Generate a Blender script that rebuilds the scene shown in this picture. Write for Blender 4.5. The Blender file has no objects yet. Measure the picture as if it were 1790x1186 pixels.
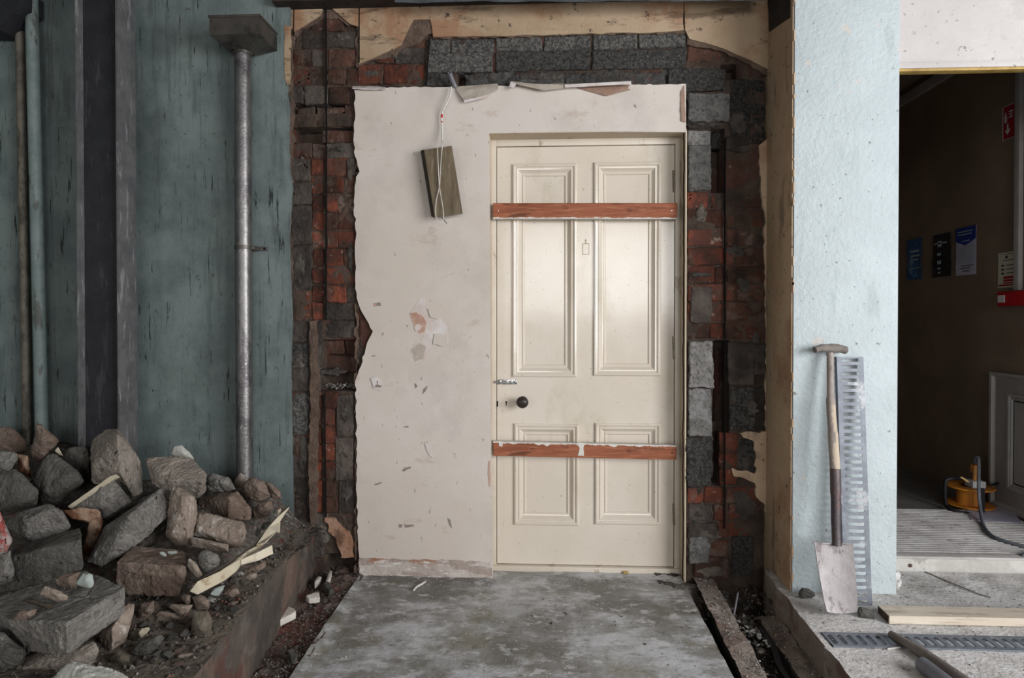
import bpy, bmesh, math, random
from mathutils import Vector, Matrix, noise
random.seed(7)
SC = bpy.context.scene
COL = SC.collection
W, H, F = 1790, 1186, 1100.0
YAW, PITCH = math.radians(2.8), math.radians(0.6)
EYE = Vector((0, 0, 1.183))
PPX, PPY = 903.0, 570.5

# ------------------------------------------------------------------ camera
cd = bpy.data.cameras.new('camera')
cam = bpy.data.objects.new('camera', cd); COL.objects.link(cam)
cd.sensor_width = 36; cd.lens = F / W * 36
cd.shift_x = (W / 2 - PPX) / W; cd.shift_y = (PPY - H / 2) / W
cd.clip_start = 0.05
ROT = Matrix.Rotation(YAW, 3, 'Z') @ Matrix.Rotation(math.pi / 2 - PITCH, 3, 'X')
cam.matrix_world = Matrix.Translation(EYE) @ ROT.to_4x4()
SC.camera = cam
# ------------------------------------------------------------------ light
SC.view_settings.view_transform = 'Standard'
SC.view_settings.look = 'None'
SC.view_settings.gamma = 1
SC.view_settings.exposure = 0.0
SC.view_settings.use_curve_mapping = False
wd = bpy.data.worlds.new('sky'); SC.world = wd; wd.use_nodes = True
wd.node_tree.nodes['Background'].inputs[0].default_value = (0.88, 0.94, 1.0, 1)
wd.node_tree.nodes['Background'].inputs[1].default_value = 0.25

def area_light(name, loc, target, sx, sz, power, col):
    l = bpy.data.lights.new(name, 'AREA'); l.shape = 'RECTANGLE'; l.size = sx; l.size_y = sz
    l.energy = power; l.color = col; l.spread = math.radians(170)
    o = bpy.data.objects.new(name, l); COL.objects.link(o)
    o.location = loc
    o.rotation_euler = (Vector(target) - Vector(loc)).to_track_quat('-Z', 'Y').to_euler()
    return o
# daylight through the big opening in the right-hand wall and the window in the wall behind
area_light('daylight_right_opening', (3.55, -0.55, 1.7), (0.0, 1.5, 1.1), 2.7, 1.9, 225, (0.97, 0.985, 1.0))
area_light('daylight_rear_window', (0.95, -5.15, 2.05), (1.0, 3.0, 1.4), 3.1, 1.55, 105, (1.0, 0.99, 0.98))
area_light('added_left_fill', (-2.72, -1.6, 1.2), (1.2, 2.0, 1.0), 1.1, 1.9, 30, (1.0, 0.97, 0.93))  # fill lamp added to brighten the left-facing reveals; the left wall has no doorway

# ------------------------------------------------------------------ helpers
def P(px, py, Y=None, X=None, Z=None):
    d = ROT @ Vector(((px - PPX) / F, -(py - PPY) / F, -1.0))
    if Y is not None: t = (Y - EYE.y) / d.y
    elif X is not None: t = (X - EYE.x) / d.x
    else: t = (Z - EYE.z) / d.z
    return EYE + d * t

def hexc(h):
    v = [int(h[i:i + 2], 16) / 255 for i in (0, 2, 4)]
    return tuple((c / 12.92 if c <= .04045 else ((c + .055) / 1.055) ** 2.4) for c in v) + (1,)

def tag(o, label=None, cat=None, group=None, kind=None):
    if label: o['label'] = label
    if cat: o['category'] = cat
    if group: o['group'] = group
    if kind: o['kind'] = kind
    return o

def thing(name, loc, label, cat, group=None):
    o = bpy.data.objects.new(name, None); COL.objects.link(o); o.location = loc
    o.empty_display_size = 0.05
    bpy.context.view_layer.update()
    return tag(o, label, cat, group)

def finish(bm, sharp=35):
    bm.normal_update()
    for f in bm.faces: f.smooth = True
    for e in bm.edges:
        if len(e.link_faces) == 2 and e.calc_face_angle(0) > math.radians(sharp): e.smooth = False

def obj(name, bm, mats, parent=None, sharp=35, origin=None, smooth=True):
    if smooth: finish(bm, sharp)
    if parent is not None:
        off = origin if origin is not None else Vector((0, 0, 0))
        p = parent; base = Vector((0, 0, 0))
        while p is not None: base += p.location; p = p.parent
        bmesh.ops.translate(bm, verts=bm.verts, vec=-base)
    elif origin is not None:
        bmesh.ops.translate(bm, verts=bm.verts, vec=-Vector(origin))
    me = bpy.data.meshes.new(name); bm.to_mesh(me); bm.free()
    for m in (mats if isinstance(mats, (list, tuple)) else [mats]): me.materials.append(m)
    o = bpy.data.objects.new(name, me); COL.objects.link(o)
    if parent is not None: o.parent = parent
    elif origin is not None: o.location = origin
    return o

def base_of(bm):
    xs = [v.co.x for v in bm.verts]; ys = [v.co.y for v in bm.verts]; zs = [v.co.z for v in bm.verts]
    return Vector(((min(xs) + max(xs)) / 2, (min(ys) + max(ys)) / 2, min(zs)))

def box(bm, x0, x1, y0, y1, z0, z1, bev=0, mi=0):
    if x0 > x1: x0, x1 = x1, x0
    if y0 > y1: y0, y1 = y1, y0
    if z0 > z1: z0, z1 = z1, z0
    vs = [bm.verts.new((x, y, z)) for x in (x0, x1) for y in (y0, y1) for z in (z0, z1)]
    fs = [(0, 1, 3, 2), (4, 6, 7, 5), (0, 4, 5, 1), (2, 3, 7, 6), (0, 2, 6, 4), (1, 5, 7, 3)]
    faces = [bm.faces.new([vs[i] for i in f]) for f in fs]
    for f in faces: f.material_index = mi
    if bev:
        es = list({e for f in faces for e in f.edges})
        r = bmesh.ops.bevel(bm, geom=es, offset=bev, segments=2, affect='EDGES', profile=.6)
        for f in r['faces']: f.material_index = mi
    return vs

def tube(bm, pts, r, n=12, caps=True, mi=0):
    pts = [Vector(p) for p in pts]
    rs = r if isinstance(r, (list, tuple)) else [r] * len(pts)
    rings = []; up = None
    for i, p in enumerate(pts):
        a = pts[max(i - 1, 0)]; b = pts[min(i + 1, len(pts) - 1)]
        t = (b - a).normalized()
        if up is None: up = Vector((0, 0, 1)) if abs(t.z) < .9 else Vector((0, 1, 0))
        s = t.cross(up).normalized(); up = s.cross(t).normalized()
        rings.append([bm.verts.new(p + (s * math.cos(2 * math.pi * k / n) + up * math.sin(2 * math.pi * k / n)) * rs[i]) for k in range(n)])
    for i in range(len(rings) - 1):
        for k in range(n):
            f = bm.faces.new((rings[i][k], rings[i][(k + 1) % n], rings[i + 1][(k + 1) % n], rings[i + 1][k])); f.material_index = mi
    if caps:
        for rr in (list(reversed(rings[0])), rings[-1]):
            f = bm.faces.new(rr); f.material_index = mi
    bmesh.ops.recalc_face_normals(bm, faces=bm.faces)

def spline(pts, sub=8):
    pts = [Vector(p) for p in pts]; out = []
    for i in range(len(pts) - 1):
        p0 = pts[max(i - 1, 0)]; p1 = pts[i]; p2 = pts[i + 1]; p3 = pts[min(i + 2, len(pts) - 1)]
        for k in range(sub):
            t = k / sub
            out.append(.5 * ((2 * p1) + (p2 - p0) * t + (2 * p0 - 5 * p1 + 4 * p2 - p3) * t * t + (3 * p1 - p0 - 3 * p2 + p3) * t ** 3))
    out.append(pts[-1]); return out

def lathe(bm, c, axis, prof, n=32, mi=0):
    """prof: list of (r, h) along axis from c"""
    axis = Vector(axis).normalized()
    s = axis.orthogonal().normalized(); u = axis.cross(s)
    rings = []
    for r, h in prof:
        if r < 1e-5: rings.append([bm.verts.new(Vector(c) + axis * h)])
        else: rings.append([bm.verts.new(Vector(c) + axis * h + (s * math.cos(2 * math.pi * k / n) + u * math.sin(2 * math.pi * k / n)) * r) for k in range(n)])
    fs = []
    for a, b in zip(rings, rings[1:]):
        for k in range(n):
            va = [a[k % len(a)], a[(k + 1) % len(a)]] if len(a) > 1 else [a[0]]
            vb = [b[(k + 1) % len(b)], b[k % len(b)]] if len(b) > 1 else [b[0]]
            if len(va) + len(vb) >= 3: fs.append(bm.faces.new(va + vb))
    for f in fs: f.material_index = mi
    bmesh.ops.recalc_face_normals(bm, faces=bm.faces)

def prism(bm, pts, vec, mi=0):
    """closed polygon (world points) extruded by vec"""
    a = [bm.verts.new(p) for p in pts]; b = [bm.verts.new(Vector(p) + Vector(vec)) for p in pts]
    n = len(a); fs = [bm.faces.new(a), bm.faces.new(list(reversed(b)))]
    for i in range(n): fs.append(bm.faces.new((a[i], b[i], b[(i + 1) % n], a[(i + 1) % n])))
    for f in fs: f.material_index = mi
    bmesh.ops.recalc_face_normals(bm, faces=fs)
    return fs

def jag(pts, amp=3, step=14, seed=1):
    """roughen a pixel polyline/polygon so that its edge reads as broken"""
    rnd = random.Random(seed); out = []
    for i in range(len(pts)):
        x0, y0 = pts[i][:2]; x1, y1 = pts[(i + 1) % len(pts)][:2]
        L = math.hypot(x1 - x0, y1 - y0); n = max(1, int(L / step))
        for k in range(n):
            t = k / n
            a = amp if k else amp * .3
            out.append((x0 + (x1 - x0) * t + rnd.uniform(-a, a), y0 + (y1 - y0) * t + rnd.uniform(-a, a)))
    return out

def refine(bm, L, it=5):
    for _ in range(it):
        es = [e for e in bm.edges if e.calc_length() > L]
        if not es: break
        bmesh.ops.subdivide_edges(bm, edges=es, cuts=1)
        bmesh.ops.triangulate(bm, faces=[f for f in bm.faces if len(f.verts) > 3])

def rough(bm, amp, sc, seed, amp2=0, sc2=70):
    bm.normal_update()
    off = Vector((seed * 3.1, seed * 1.7, seed * 2.3))
    mv = []
    for v in bm.verts:
        d = noise.noise(v.co * sc + off) * amp + noise.noise(v.co * sc * 2.3 + off) * amp * .5
        if amp2: d += noise.noise(v.co * sc2 + off) * amp2
        mv.append(v.co + v.normal * d)
    for v, c in zip(bm.verts, mv): v.co = c

# ------------------------------------------------------------------ materials
def mat(name, c1, c2=None, scale=8, rough=.85, bump=.3, bscale=60, layers=(), stretch=(1, 1, 1), metal=0, detail=8, brough=.65, spec=.3, lo=.35, hi=.65, coat=0, bdist=.004, tint=False):
    m = bpy.data.materials.new(name); m.use_nodes = True
    nt = m.node_tree; N = nt.nodes; L = nt.links
    b = N['Principled BSDF']
    tc = N.new('ShaderNodeTexCoord')
    def nz(sc, st=(1, 1, 1), det=8, ro=.6, loc=(0, 0, 0)):
        mp = N.new('ShaderNodeMapping'); mp.inputs['Scale'].default_value = st; mp.inputs['Location'].default_value = loc
        L.new(tc.outputs['Object'], mp.inputs[0])
        t = N.new('ShaderNodeTexNoise'); t.inputs['Scale'].default_value = sc; t.inputs['Detail'].default_value = det; t.inputs['Roughness'].default_value = ro
        L.new(mp.outputs[0], t.inputs['Vector']); return t
    def ramp(fac, p0, p1):
        r = N.new('ShaderNodeMapRange'); r.inputs[1].default_value = .5 + (p0 - .5) * .62; r.inputs[2].default_value = .5 + (p1 - .5) * .62; r.clamp = True
        L.new(fac, r.inputs[0]); return r.outputs[0]
    def mix(fac, a, c):
        x = N.new('ShaderNodeMix'); x.data_type = 'RGBA'
        if isinstance(fac, float): x.inputs[0].default_value = fac
        else: L.new(fac, x.inputs[0])
        for s, v in ((6, a), (7, c)):
            if isinstance(v, tuple): x.inputs[s].default_value = v
            else: L.new(v, x.inputs[s])
        return x.outputs[2]
    a = hexc(c1); c = hexc(c2) if c2 else a
    t = nz(scale, stretch, detail, brough)
    out = mix(ramp(t.outputs[0], lo, hi), a, c)
    for i, (hx, sc, st, p0, p1, amt) in enumerate(layers):
        n2 = nz(sc, st, 10, .65, (i * 3.7 + 1, i * 5.1, i * 2.3))
        r = ramp(n2.outputs[0], p0, p1)
        mu = N.new('ShaderNodeMath'); mu.operation = 'MULTIPLY'; mu.inputs[1].default_value = amt
        L.new(r, mu.inputs[0])
        out = mix(mu.outputs[0], out, hexc(hx))
    if tint:
        at = N.new('ShaderNodeAttribute'); at.attribute_name = 'tint'
        x = N.new('ShaderNodeMix'); x.data_type = 'RGBA'; x.blend_type = 'MULTIPLY'; x.inputs[0].default_value = 1
        L.new(out, x.inputs[6]); L.new(at.outputs['Color'], x.inputs[7]); out = x.outputs[2]
    L.new(out, b.inputs['Base Color'])
    b.inputs['Roughness'].default_value = rough; b.inputs['Metallic'].default_value = metal
    b.inputs['Specular IOR Level'].default_value = spec
    if coat: b.inputs['Coat Weight'].default_value = coat; b.inputs['Coat Roughness'].default_value = .12
    if bump:
        tb = nz(bscale, (1, 1, 1), 6, .6)
        bp = N.new('ShaderNodeBump'); bp.inputs['Strength'].default_value = bump; bp.inputs['Distance'].default_value = bdist * 1.8
        L.new(tb.outputs[0], bp.inputs['Height']); L.new(bp.outputs[0], b.inputs['Normal'])
    return m

M = {}
M['teal'] = mat('old_teal_paint', '616c6b', '727d7b', 5, .7, .35, 90, [
    ('505856', 3.2, (9, 9, .9), .58, .72, .6), ('1d1f1f', 9, (7, 7, .55), .69, .73, .9), ('4a4842', 26, (1, 1, 1), .70, .76, .7), ('424a49', 1.6, (1, 1, 1), .54, .8, .7), ('2c2e2d', 34, (2, 2, .7), .76, .79, .8)], bdist=.003)
M['teal_light'] = mat('pale_teal_textured_paint', 'b2bbbe', 'b9c2c5', 4, .75, .5, 55, [
    ('8f9a98', 3, (3, 3, .8), .60, .8, .5), ('6d6b66', 40, (1, 1, 1), .73, .77, .8), ('cbbfb5', 9, (1, 1, 1), .72, .76, .7)], bdist=.006)
M['pipe_paint'] = mat('teal_pipe_paint', '6c7a78', '7c8886', 12, .5, .2, 60, [('45423a', 10, (2, 2, .6), .6, .7, .7)])
M['pipe_brown'] = mat('dirty_brown_pipe_paint', '534e46', '6b665c', 12, .6, .2, 60, [('37332d', 14, (2, 2, .6), .55, .65, .7)])
M['panel'] = mat('off_white_plaster_paint', 'c3b8ae', 'cbc2ba', 1.6, .62, .25, 60, [
    ('b3aaa3', 2.3, (1, 1, 1), .52, .75, .6), ('7d6f66', 22, (1.5, 1, .7), .74, .77, .7), ('ab9788', 5, (1, 1, 2), .68, .76, .4)], bdist=.002)
M['reveal'] = mat('cream_reveal_paint', 'b9aa93', 'c5b7a1', 3, .55, .2, 60, [('8a7660', 9, (1, 1, 1), .68, .76, .6)])
M['door'] = mat('cream_gloss_paint', 'cec3b4', 'd4cabd', 2.5, .13, .06, 30, [('b8ad98', 4, (1, 1, .5), .58, .75, .5), ('8c8070', 70, (1, 1, 1), .74, .77, .6)], spec=.5, bdist=.002)
M['jamb'] = mat('cream_frame_paint', 'c8bdad', 'd0c6b8', 4, .35, .12, 30, [('8b7452', 10, (1, 1, .5), .68, .74, .6)], spec=.5)
M['ochre'] = mat('aged_ochre_plaster', '9b846a', 'aa947c', 3, .8, .4, 50, [
    ('8f6346', 2.2, (1, 1, 1), .52, .66, .7), ('544436', 5, (.6, 1, 3), .60, .72, .7), ('2e2a26', 30, (1, 1, 1), .70, .73, .8)], bdist=.004)
M['ochre_side'] = mat('stained_tan_paint', 'b0977d', 'bda58b', 3, .7, .35, 40, [
    ('8f6a50', 2.2, (1, 1, .8), .52, .68, .6), ('5c5148', 4, (1, 3, .7), .62, .75, .6), ('3a3128', 34, (1, 1, 1), .70, .74, .8)], bdist=.003)
M['scratch'] = mat('brown_undercoat_mortar', '6e5c50', '57483f', 14, .95, .8, 80, bdist=.008)
M['brick'] = mat('orange_red_brick', '7c4331', '5f372b', 9, .92, .8, 70, [('66574d', 8, (1, 1, 1), .56, .68, .75), ('3f2c26', 13, (1, 1, 1), .56, .68, .7), ('4c332c', 6, (1, 1, 1), .50, .64, .8), ('a08d82', 30, (1, 1, 1), .70, .76, .6)], bdist=.006, tint=True)
M['brown'] = mat('brown_dirty_brick', '5d4034', '46332c', 9, .95, .8, 70, [('6a3526', 5, (1, 1, 1), .56, .66, .6), ('2f2622', 13, (1, 1, 1), .56, .68, .6), ('70625a', 7, (1, 1, 1), .56, .68, .6), ('96867c', 34, (1, 1, 1), .70, .76, .5)], bdist=.006, tint=True)
M['mortar'] = mat('grey_brown_mortar', '5f5650', '4a423d', 12, .97, .9, 70, [('332e2b', 5, (1, 1, 1), .52, .7, .8)], bdist=.008, tint=True)
M['smear'] = mat('smeared_mortar', '70675f', '574e48', 14, .97, .9, 70, [('3c3531', 9, (1, 1, 1), .54, .68, .7)], bdist=.008)
M['smear_dark'] = mat('dark_smeared_mortar', '55504b', '423d39', 14, .97, .9, 70, [('2d2a28', 9, (1, 1, 1), .54, .68, .7)], bdist=.008)
M['backing'] = mat('rough_mortar_backing', '54463d', '3d332d', 10, .98, .9, 60, [('57493f', 5, (1, 1, 1), .55, .7, .6), ('57322a', 3, (1, 1, 1), .55, .65, .6)], bdist=.01)
M['block'] = mat('dark_aggregate_block', '4e4b48', '6d6a66', 90, .95, .9, 140, [('2c2d2f', 60, (1, 1, 1), .50, .60, .7), ('9a9793', 110, (1, 1, 1), .66, .72, .6)], bdist=.006, tint=True)
M['paleblock'] = mat('pale_cinder_block', '94918d', '7c7976', 20, .95, .9, 90, [('4f4f50', 70, (1, 1, 1), .56, .66, .7), ('a9a8a8', 12, (1, 1, 1), .58, .7, .6)], bdist=.008, tint=True)
M['black'] = mat('dark_void', '0b0a0a', None, 5, 1, 0)
M['steel'] = mat('dark_steel_paint', '26262a', '2c2c30', 14, .55, .25, 60, [('48474c', 14, (2, 2, .35), .62, .72, .5)])
M['steel_dust_lit'] = mat('dusty_lit_steel_flange', '626162', '525253', 10, .75, .4, 60, [('8a888a', 18, (2, 2, .35), .60, .7, .7), ('4b4b50', 16, (2, 2, .3), .62, .7, .7)])  # base paler than the web: light on the flange put into the colour, plus dust
M['zinc'] = mat('weathered_zinc', '747272', '848180', 20, .38, .2, 90, [('524d50', 14, (1, 1, .4), .58, .68, .7), ('a8a5a5', 60, (1, 1, .6), .68, .74, .6)], metal=.75)
M['zinc_dark'] = mat('tarnished_zinc', '57534f', '66615c', 9, .4, .25, 40, [('2f2c2a', 9, (1, 1, 1), .55, .7, .7)], metal=.6)
M['slab'] = mat('dirty_concrete_slab', '85837f', 'a9a9a9', 2.6, .6, .5, 30, [
    ('c6c6ca', 4.2, (.8, 1.5, 1), .47, .64, .8), ('68655f', 2.3, (1, 1, 1), .52, .66, .7), ('6f6748', 3.5, (1, 1, 1), .58, .72, .5), ('cfcfd0', 13, (1, 1.6, 1), .60, .70, .6), ('66625c', 11, (1, 2, 1), .60, .72, .5), ('dcdcdc', 60, (1, 1, 1), .70, .74, .7), ('3a3632', 70, (1, 1, 1), .70, .74, .6)], bdist=.004)
M['leftslab'] = mat('grimy_screed', '776d63', '8a8075', 6, .95, .9, 50, [('4a423c', 4, (1, 1, 1), .5, .66, .8), ('7c736a', 22, (1, 1, 1), .6, .7, .6)], bdist=.01)
M['curb'] = mat('dark_smeared_render', '595049', '443e3a', 6, .75, .6, 30, [('705c50', 4, (1, 1, 1), .55, .7, .7), ('59322a', 3.5, (1, 1, 1), .56, .66, .6), ('75706a', 8, (1, 1, 3), .62, .8, .4)], bdist=.008)
M['reddirt'] = mat('red_brown_dirt', '6a574f', '584c47', 7, .97, .9, 60, [('6b3a30', 4, (1, 1, 1), .52, .64, .7), ('716a68', 6, (1, 1, 1), .55, .68, .7)], bdist=.01)
M['dusty'] = mat('dusty_concrete', 'cfcbc9', 'bab6b3', 4, .9, .6, 60, [('8d8884', 3, (1, 1, 1), .54, .7, .6), ('dad8d6', 7, (1, 1, 1), .56, .68, .7), ('6c6661', 34, (1, 1, 1), .64, .72, .7), ('45403c', 80, (1, 1, 1), .72, .75, .7)], bdist=.006)
M['strip'] = mat('pinkish_brick_ledge', '8f827a', '9b9088', 5, .92, .7, 50, [('6e4f46', 4, (1, 1, 1), .54, .66, .6), ('57504b', 12, (1, 1, 1), .62, .7, .7)], bdist=.008)
M['pit'] = mat('trench_soil', '5c5650', '4a4540', 10, .97, 1, 60, [('8b8783', 6, (1, 1, 1), .56, .7, .7)], bdist=.012)
M['wood_red'] = mat('stripped_red_wood', '9a5d42', '824a34', 5, .7, .35, 40, [('5c3526', 5, (1.2, 1, 5), .60, .68, .8), ('b07a5c', 26, (.3, 1, 4), .56, .66, .5)], stretch=(.6, 1, 6), bdist=.002)
M['whitepaint'] = mat('flaking_white_paint', 'd2cdc6', 'c0b9b0', 20, .6, .5, 60, bdist=.002)
M['wood_board'] = mat('weathered_olive_wood', '6f6250', '5c5040', 8, .85, .4, 60, [('8a7c66', 20, (5, 1, .4), .6, .7, .6), ('463d30', 12, (5, 1, .4), .6, .7, .6)], stretch=(4, 1, .5), bdist=.002)
M['wood_side'] = mat('dark_board_edge', '453d33', '3a332b', 18, .9, .4, 60)
M['wood_pale'] = mat('pale_softwood', 'c2b5a4', 'cdc2b3', 6, .8, .3, 60, [('998b7a', 18, (.4, 2, 6), .58, .68, .6)], stretch=(.4, 3, 3), bdist=.002)
M['wood_end'] = mat('dark_plank_end', '5d4b42', '42352f', 20, .9, .4, 60)
M['wood_grey'] = mat('greyed_handle_wood', '9b9089', '8b807a', 14, .75, .3, 60, [('c2b199', 6, (2, 2, .6), .60, .64, .7), ('6d6560', 16, (3, 3, .4), .62, .7, .7)], stretch=(3, 3, .5))
M['wood_dusty'] = mat('dusty_dark_handle', '7c746e', '6a625d', 12, .8, .3, 60)
M['spade'] = mat('dusty_spade_steel', 'aaa3a3', '9a9393', 9, .7, .4, 60, [('6a6261', 26, (1, 1, .5), .60, .68, .7), ('c5bfc0', 5, (1, 1, .6), .56, .7, .6)], metal=.15)
M['spade_neck'] = mat('worn_spade_socket', '5d5658', '4f494b', 12, .5, .3, 60, [('6b4a46', 6, (1, 1, 1), .56, .68, .7)], metal=.5)
M['grate'] = mat('galvanised_steel', '7f838b', '6f737b', 16, .5, .2, 60, [('6f7278', 20, (1, 1, .5), .62, .7, .6), ('c2c1c2', 8, (1, 1, 1), .6, .7, .5)], metal=.2)
M['tubegrey'] = mat('grey_metal_tube', '84848a', '74747a', 14, .5, .2, 60, metal=.4)
M['white_fascia'] = mat('white_fascia_paint', 'bcb6b4', 'c6c1bf', 2.2, .6, .25, 60, [('97908b', 2, (1, 1, 1), .56, .74, .6), ('6f6a66', 40, (1, 1, 1), .73, .76, .8)])
M['yellow_wood'] = mat('yellow_varnish_strip', 'b99a5a', '9d7f45', 14, .5, .1, 60)
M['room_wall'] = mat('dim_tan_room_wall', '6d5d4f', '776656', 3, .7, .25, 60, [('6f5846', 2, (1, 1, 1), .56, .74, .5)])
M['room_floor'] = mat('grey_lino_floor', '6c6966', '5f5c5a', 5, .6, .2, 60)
M['ribs'] = mat('dusty_ribbed_mat', 'bab6b4', 'a39e9c', 7, .85, .4, 60, [('5f5a59', 12, (1, 3, 1), .62, .7, .6), ('c9c6c5', 4, (1, 1, 1), .56, .7, .5)])
M['aluminium'] = mat('pale_threshold_paint', 'c8c5bf', 'b5b1ab', 8, .6, .4, 60, [('7d7770', 10, (1, 1, 1), .60, .7, .6)])
M['trim_white'] = mat('greyish_white_gloss', '96928f', '8a8683', 5, .45, .15, 60)
M['orange'] = mat('orange_plastic', 'c9822f', 'b8712a', 6, .5, .1, 60, [('8c6a45', 8, (1, 1, 1), .60, .7, .6)])
M['blackplastic'] = mat('black_plastic', '17171a', '202024', 8, .5, .1, 60)
M['cable_grey'] = mat('dusty_grey_cable', '6c6f76', '5c5f66', 20, .6, .2, 60)
M['white_plastic'] = mat('white_plastic', 'b9b9bb', 'aaaaac', 6, .5, .05, 60)
M['cord'] = mat('white_cord', 'd2cdc8', 'c5c0ba', 30, .6, .3, 200)
M['red'] = mat('red_marking', 'b3261f', 'a0221c', 10, .5, .1, 60)
M['redsign'] = mat('red_sign_print', '8e1420', '82121d', 3, .5, 0)
M['redbox'] = mat('red_call_point', 'a5151f', '96131c', 3, .4, 0)
M['signwhite'] = mat('sign_white', 'b9b4b4', None, 3, .5, 0)
M['signcream'] = mat('cream_notice_sheet', 'b0ad98', None, 3, .5, 0)
M['posterblue'] = mat('blue_poster_sheet', '2f5f8e', '1f4470', 14, .25, .3, 25, [('7fa3bd', 9, (1, 1, .7), .58, .68, .7)], bdist=.01)
M['posterblack'] = mat('black_poster_sheet', '15171a', '23282d', 14, .22, .3, 25, bdist=.01)
M['posterwhite'] = mat('white_poster_sheet', 'a5a3b5', 'b0aebd', 14, .4, .2, 25, bdist=.01)
M['navy'] = mat('navy_poster_header', '1f3585', '1a2c70', 14, .35, 0)
M['ink'] = mat('dark_print', '26262b', None, 3, .6, 0)
M['palegrey'] = mat('pale_print', '95a5ad', None, 3, .6, 0)
M['knob'] = mat('dark_bakelite', '2b211e', '37302c', 20, .35, .2, 60)
M['brass_dull'] = mat('dull_hinge_metal', '7b7263', '8b8478', 30, .45, .2, 60, metal=.6)
M['chrome'] = mat('chromed_steel', 'b9b9bb', 'a5a5a8', 30, .25, .1, 60, metal=.9)
M['ghost'] = mat('bare_paint_mark', 'a4917c', 'b3a28e', 30, .6, .3, 60)  # bare paint where a knocker sat, and cracks in the frame paint
M['residue'] = mat('smeared_adhesive', 'bfb5ae', 'a99d95', 7, .6, .6, 14, [('8b7a70', 6, (.7, 1, 3), .50, .54, .6), ('96603c', 5, (.8, 1, 2.5), .64, .70, .7), ('d8d2cd', 9, (.8, 1, 3), .58, .64, .7)], bdist=.01)
M['paper'] = mat('torn_lining_paper', 'a09488', 'b0a599', 10, .8, .4, 60, bdist=.003)
M['paper_back'] = mat('torn_paper_brown_back', '8a6f60', '9c8273', 10, .85, .4, 60)
M['patch_pale'] = mat('pale_torn_layer', 'cfc8c5', 'c2b4ad', 10, .7, .4, 40, bdist=.003)
M['patch_red'] = mat('exposed_pink_plaster', 'a88372', 'bd9f90', 14, .8, .4, 50, bdist=.003)
M['terra_plaster'] = mat('stained_terracotta_plaster', '8d6650', 'a58570', 9, .9, .7, 40, [('5b4437', 9, (1, 1, 1), .54, .66, .8)], bdist=.006)
M['scuff'] = mat('grey_scuff', '8d837c', '7c726b', 40, .7, .2, 60)
# rocks
M['r_dust'] = mat('dusty_block_face', '9b9187', '857c73', 11, .96, .9, 80, [('a39a92', 6, (1, 1, 1), .56, .7, .6), ('4c4642', 40, (1, 1, 1), .64, .70, .7)], bdist=.007)
M['r_grey'] = mat('grey_cinder_rubble', '8c8882', '736f6a', 14, .96, 1, 100, [('484645', 60, (1, 1, 1), .58, .66, .6), ('9c9995', 80, (1, 1, 1), .64, .70, .6)], bdist=.007)
M['r_dark'] = mat('dark_concrete_rubble', '5d5b56', '47453f', 9, .96, .9, 70, [('706c66', 8, (1, 1, 1), .55, .68, .7), ('8c8a85', 60, (1, 1, 1), .67, .72, .5)], bdist=.008)
M['r_brown'] = mat('brown_mortared_brick', '807167', '67564b', 9, .96, .8, 60, [('7d4a39', 5, (1, 1, 1), .58, .68, .6), ('948579', 22, (1, 1, 1), .60, .70, .6)], bdist=.007)
M['r_orange'] = mat('terracotta_shard', '7d5640', '694432', 9, .9, .6, 50, [('b59c86', 8, (1, 1, 1), .58, .68, .7)], bdist=.006)
M['r_pink'] = mat('pinkish_stone', '97897d', '84766b', 9, .95, .7, 60, [('a3765f', 5, (1, 1, 1), .58, .68, .6), ('c2bdb8', 12, (1, 1, 1), .60, .68, .7)], bdist=.006)
M['r_red'] = mat('red_painted_rubble', '9c4b45', 'a59a95', 9, .85, .5, 60, lo=.45, hi=.55)
M['r_white'] = mat('white_plaster_lump', 'bbbab3', 'a8a69e', 12, .9, .5, 60)
M['r_teal'] = mat('teal_painted_plaster_chip', 'a9b1ac', '9ca49f', 14, .8, .4, 60)
M['r_green'] = mat('mossy_flat_stone', '665e52', '544c42', 12, .95, .8, 60, [('7a7466', 12, (1, 1, 1), .58, .68, .6)], bdist=.006)
M['cream_lath'] = mat('cream_painted_timber', 'c8bea9', 'b9ad96', 7, .6, .3, 40, [('8d7757', 12, (1, 1, 1), .62, .68, .7)])
M['lead'] = mat('grey_blue_sheet', '6c7076', '595c61', 6, .6, .4, 18, bdist=.02)
M['sooty'] = mat('sooty_timber', '2c2623', '3b332e', 9, .9, .6, 40)
M['shell'] = mat('dim_plaster_shell', '77736d', '827e77', 3, .9, .2, 40)
M['ceil'] = mat('dark_ceiling', '4a4743', '3f3c39', 3, .9, .2, 40)
M['crumb'] = mat('mixed_crumbs', '857f7a', '5d5752', 90, .95, .6, 90, [('c9c6c2', 45, (1, 1, 1), .62, .66, .8), ('6e3a2e', 40, (1, 1, 1), .66, .68, .7)])
M['crumb_dark'] = mat('dark_gritty_crumbs', '68615b', '4c4640', 60, .95, .6, 90, [('a19d99', 45, (1, 1, 1), .66, .69, .8), ('6e3a2e', 30, (1, 1, 1), .66, .68, .7)])

# key planes (metres)
YW = 2.857      # front of the plaster panel
YT = 2.835      # face of the teal wall on the left
YB = YW + .018  # brick faces
YD = 2.965      # face of the door leaf
YP = 2.57       # face of the pillar
ZL, ZR, ZM = .245, .087, .15   # left floor, right floor, room floor beyond the doorway
CEIL = 2.85

# ================================================================== STRUCTURE
def struct(name, bm, m, parent=None, **k):
    o = obj(name, bm, m, parent, **k)
    if parent is None: o['kind'] = 'structure'
    return o

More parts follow.
